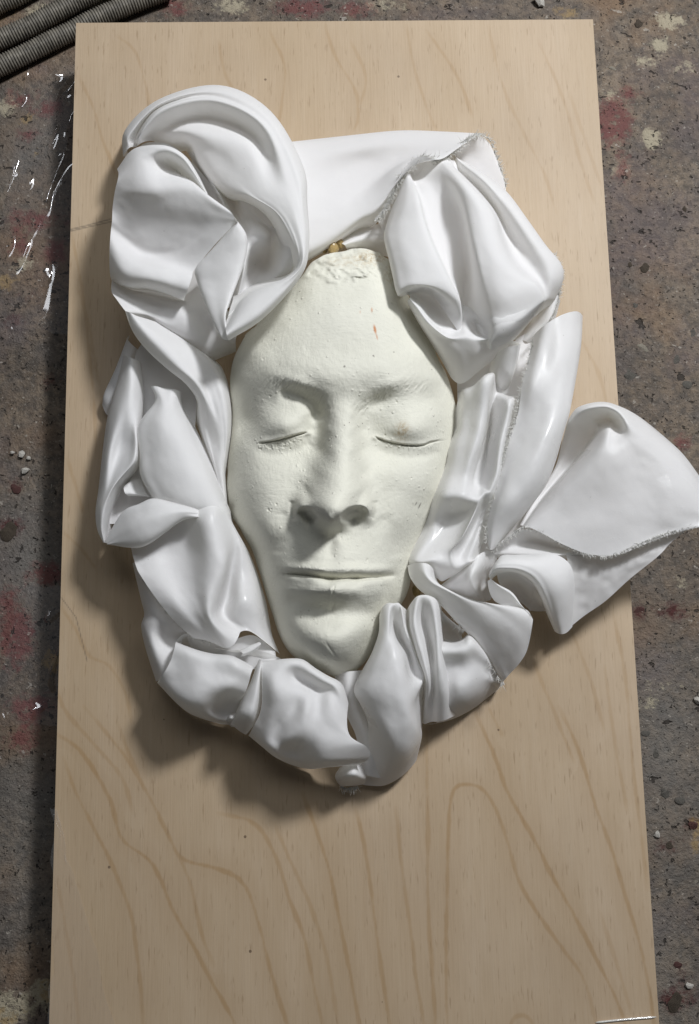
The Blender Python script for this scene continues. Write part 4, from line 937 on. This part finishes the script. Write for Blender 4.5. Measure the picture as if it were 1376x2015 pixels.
# ------------------------------------------------------------------ hoses, film, crumbs
def mat_plain(name, color, rough=0.6, spec=0.4, bump=None, var=0.25, scale=120):
    s = NT(name); v = s.coord('Object'); n = s.noise(v, scale, 4, 0.6)
    dark = tuple(c*(1-var) for c in color); lite = tuple(min(1, c*(1+var)) for c in color)
    c = s.ramp(n, [(0.3, dark), (0.7, lite)])
    nrm = s.bump(n, bump, 0.8) if bump else None
    return s.done(s.principled(c, rough, nrm, spec))
M_HOSE = mat_plain('dusty_ribbed_plastic', (0.17, 0.155, 0.13), 0.5, 0.4, 0.0004, 0.45, 260)
def hose(line, label, dia=11.5, pitch=1.75, zoff=0.0):
    L = pts(line); n = len(L); P = at(L[:, 0], L[:, 1], np.full(n, FLOOR_Z*1000+dia/2+zoff)); C = catmull(P, 400)
    s = np.concatenate([[0], np.cumsum(np.linalg.norm(np.diff(C, axis=0), axis=1))])*1000
    m = int(s[-1]/pitch*6); t = np.linspace(0, s[-1], m); C = np.stack([np.interp(t, s, C[:, k]) for k in range(3)], -1)
    T = np.gradient(C, axis=0); T /= np.linalg.norm(T, axis=1)[:, None]
    up = np.array([0, 0, 1.0]); S = np.cross(T, up); S /= np.linalg.norm(S, axis=1)[:, None]; U = np.cross(S, T)
    rib = np.clip(np.cos(2*PI*t/pitch)*1.6, -1, 1)*0.5+0.5
    R = (dia/2-0.75*(1-rib)+0.12*vnoise(t/9, t*0, 4, 2))/1000; A = np.linspace(0, 2*PI, 21)[:-1]
    V = C[None]+R[None, :, None]*(np.cos(A)[:, None, None]*S[None]+np.sin(A)[:, None, None]*U[None])
    base = C[len(C)//2].copy(); base[2] = FLOOR_Z
    o = grid_mesh('corrugated_hose', V-base, M_HOSE, closed_u=True); o.location = base
    tag(o, label, 'hose', 'ribbed hoses at the top left corner'); return o
hose('-60,108,0; 0,78,0; 55,53,0; 98,30,0; 142,7,0; 190,-18,0; 260,-50,0', 'upper of the two grey ribbed hoses crossing the floor at the top left')
hose('-70,168,0; -11,136,0; 55,104,0; 98,82,0; 142,61,0; 197,33,0; 262,6,0; 330,-20,0', 'lower grey ribbed hose running under the top left corner of the board')
hose('-50,32,0; 0,6,0; 40,-12,0; 90,-40,0', 'third grey ribbed hose just cut off by the top left corner of the picture')

def mat_film(milk=0.0):
    s = NT('clear_film')
    tr = s.n('ShaderNodeBsdfTransparent'); tr.inputs[0].default_value = (0.96, 0.96, 0.97, 1)
    gl = s.n('ShaderNodeBsdfGlossy'); gl.inputs['Roughness'].default_value = 0.09; gl.inputs['Color'].default_value = (0.16, 0.16, 0.165, 1)
    ad = s.n('ShaderNodeAddShader'); s.t.links.new(tr.outputs[0], ad.inputs[0]); s.t.links.new(gl.outputs[0], ad.inputs[1])
    if milk:
        df = s.n('ShaderNodeBsdfDiffuse'); df.inputs['Color'].default_value = (0.8, 0.8, 0.8, 1); tr.inputs[0].default_value = (0.95, 0.95, 0.95, 1)
        mx = s.n('ShaderNodeMixShader'); mx.inputs[0].default_value = milk; s.t.links.new(ad.outputs[0], mx.inputs[1]); s.t.links.new(df.outputs[0], mx.inputs[2])
        return s.done(mx.outputs[0])
    return s.done(ad.outputs[0])
M_FILM = mat_film(); M_FILM2 = mat_film(0.035)
def film(name, outline, z0, amp, label, seed, n=(90, 200), stretch=(1.0, 0.35), rot=0.35):
    """crumpled clear sheet inside a four-cornered patch: top-left, top-right, bottom-right, bottom-left photo points"""
    q = pts(outline); U, Vv = np.meshgrid(np.linspace(0, 1, n[0]), np.linspace(0, 1, n[1]), indexing='ij')
    X = (q[0, 0]*(1-U)+q[1, 0]*U)*(1-Vv)+(q[3, 0]*(1-U)+q[2, 0]*U)*Vv; Y = (q[0, 1]*(1-U)+q[1, 1]*U)*(1-Vv)+(q[3, 1]*(1-U)+q[2, 1]*U)*Vv
    X = X+5*vnoise(Vv*9, U*3, seed+5, 3); Y = Y+6*vnoise(U*5, Vv*3, seed+6, 3)
    c, s_ = math.cos(rot), math.sin(rot); a = (X*c+Y*s_)/52*stretch[0]; b = (-X*s_+Y*c)/52*stretch[1]
    r = 1-np.abs(vnoise(a, b, seed, 2))*3.2; sel = sstep(0.05, 0.5, vnoise(X/70, Y/90, seed+2, 2))
    H_ = z0+amp*np.clip(r, 0, 1)**1.1*(0.05+0.95*sel)+0.5*vnoise(X/60, Y/60, seed+3, 2)*min(1, amp/3)
    P = at(X, Y, H_); base = P.reshape(-1, 3).mean(0); base[2] = P[..., 2].min()
    o = grid_mesh(name, P-base, M_FILM); o.location = base; tag(o, label, 'plastic film'); return o
FZmm = FLOOR_Z*1000
film('plastic_film', '60,125,0; 165,125,0; 150,660,0; -30,640,0', FZmm+1.4, 4.5, 'crumpled clear plastic film with white glints on the floor at the upper left', 60)
film('plastic_film', '40,1150,0; 130,1150,0; 125,1430,0; -20,1420,0', FZmm+1.2, 3.0, 'small patch of clear plastic film over red paint left of the board', 71, (60, 120))
fo = film('plastic_film', '104,1590,0; 110,1590,0; 240,2060,0; 100,2060,0', 0.7, 0.5, 'clear plastic film folded over the lower left corner of the plywood board', 83, (40, 160), (0.9, 0.12), -0.27)
fo.data.materials[0] = M_FILM2
# rolled hem of film at the lower right of the board
def bead(name, line, rad, mat, label, cat):
    L = pts(line); P = catmull(at(L[:, 0], L[:, 1], L[:, 2]), 40); A = np.linspace(0, 2*PI, 11)[:-1]
    T = np.gradient(P, axis=0); T /= np.linalg.norm(T, axis=1)[:, None]; S = np.cross(T, [0, 0, 1.0]); S /= np.linalg.norm(S, axis=1)[:, None]; U = np.cross(S, T)
    R = rad/1000*np.sqrt(np.clip(np.minimum(np.linspace(0, 1, 40), np.linspace(1, 0, 40))*14, 0.02, 1))
    V = P[None]+R[None, :, None]*(np.cos(A)[:, None, None]*S[None]+np.sin(A)[:, None, None]*U[None])
    b = P[0].copy(); b[2] = 0; o = grid_mesh(name, V-b, mat, closed_u=True); o.location = b
    tag(o, label, cat); return o
M_SHINE = mat_plain('glossy_clear_hem', (0.62, 0.60, 0.57), 0.12, 0.8, None, 0.05)
bead('film_hem', '1172,2012,0.5; 1230,2006,0.5; 1292,2001,0.5', 0.5, M_SHINE, 'thin shiny strip of clear film along the lower right of the board', 'plastic film')

# crumbs of plaster and small stones
def lump(name, mat, seed, flat=0.5, rough=0.35, sub=2):
    bm = bmesh.new(); bmesh.ops.create_icosphere(bm, subdivisions=sub, radius=1.0); r = np.random.default_rng(seed)
    k = r.normal(size=(5, 3)); ph = r.uniform(0, 6, 5)
    for vtx in bm.verts:
        c = np.array(vtx.co); d = 1+rough*sum(math.sin(k[i]@c*1.6+ph[i]) for i in range(5))/3
        vtx.co = Vector((c[0]*d, c[1]*d, c[2]*d*flat))
    me = bpy.data.meshes.new(name); bm.to_mesh(me); bm.free(); me.materials.append(mat); return me
M_CHIP = mat_plain('plaster_crumb', (0.60, 0.57, 0.52), 0.85, 0.2, 0.0006, 0.12, 300)
CH = [(25, 891, 4.5, 'small white plaster crumb at the left end of the crumbs left of the board'), (44, 894, 7, 'flat white plaster crumb in the middle of the crumbs left of the board'),
      (56, 901, 5.5, 'white plaster crumb nearest the board among the crumbs on its left'), (52, 926, 9, 'largest white plaster crumb, lowest of the crumbs left of the board'),
      (1061, 5, 13, 'pale plaster crumb on the floor above the top right of the board'), (1357, 1939, 7, 'white plaster crumb on the floor near the bottom right corner'),
      (1294, 1641, 8, 'flat pale crumb beside the lower right edge of the board'), (1371, 1378, 10, 'pale plaster crumb at the right edge of the picture')]
for i, (px, py, r_px, lab) in enumerate(CH):
    me = lump('plaster_crumb', M_CHIP, 200+i, 0.45, 0.5, 1); o = bpy.data.objects.new('plaster_crumb', me); COL.objects.link(o)
    p = at(px, py, FZmm); o.location = (p[0], p[1], FLOOR_Z+0.0004); sz = r_px*0.00029; o.scale = (sz, sz*0.8, sz); o.rotation_euler = (0, 0, i*1.3)
    tag(o, lab, 'plaster crumb', 'plaster crumbs on the floor')
PEB = [(1269, 687, 15, 1), (1238, 738, 20, 0), (1334, 703, 11, 0), (1354, 758, 13, 0), (1350, 409, 14, 2), (1271, 526, 12, 2), (1243, 518, 8, 2), (1318, 1203, 17, 3), (1256, 1204, 12, 3), (1306, 1240, 11, 0), (1296, 1120, 9, 1), (1331, 1973, 15, 2), (1340, 1578, 12, 0),
       (1308, 1560, 9, 0), (1364, 1626, 9, 3), (1322, 1662, 12, 2), (1374, 1740, 14, 1), (1293, 1480, 11, 0), (1272, 1445, 9, 0), (1340, 1900, 9, 3), (18, 1045, 18, 2), (30, 960, 12, 3), (16, 632, 9, 2), (1258, 45, 8, 2), (1208, 135, 8, 1), (1370, 140, 9, 2), (1365, 650, 12, 0), (1352, 330, 10, 2), (1250, 600, 7, 0)]
PM = [mat_plain('grey_stone', (0.13, 0.12, 0.105), 0.8, 0.4, 0.0008, 0.5, 420), mat_plain('pale_stone', (0.30, 0.27, 0.22), 0.7, 0.4, 0.0008, 0.5, 420),
      mat_plain('dark_stone', (0.075, 0.058, 0.042), 0.8, 0.4, 0.0008, 0.4, 420), mat_plain('red_stone', (0.10, 0.045, 0.04), 0.8, 0.4, 0.0008, 0.45, 420)]
peb_me = [[lump('pebble', m, 300+7*k+j, 0.30, 0.8) for j in range(3)] for k, m in enumerate(PM)]
for i, (px, py, r_px, k) in enumerate(PEB):
    o = bpy.data.objects.new('pebble', peb_me[k][i % 3]); COL.objects.link(o); o.parent = floor
    p = at(px, py, FZmm); sz = r_px*0.00024; o.location = (p[0], p[1], FLOOR_Z-sz*0.19-0.0004); o.scale = (sz*random.uniform(0.8, 1.2), sz*random.uniform(0.7, 1.0), sz*0.9); o.rotation_euler = (0, 0, i*2.1)
# glue behind the mask
M_GLUE = mat_plain('amber_glue', (0.34, 0.24, 0.10), 0.3, 0.5, None, 0.2, 200)
for i, (px, py, h, r_px) in enumerate(((655, 487, 14, 11), (668, 480, 11, 9), (640, 490, 10, 8), (818, 1165, 8, 9))):
    o = bpy.data.objects.new('glue_bead', lump('glue_bead', M_GLUE, 400+i, 0.9, 0.35)); COL.objects.link(o); o.parent = mask
    p = at(px, py, h); sz = r_px*0.00026; o.location = tuple(p); o.scale = (sz, sz*1.3, sz*1.5)
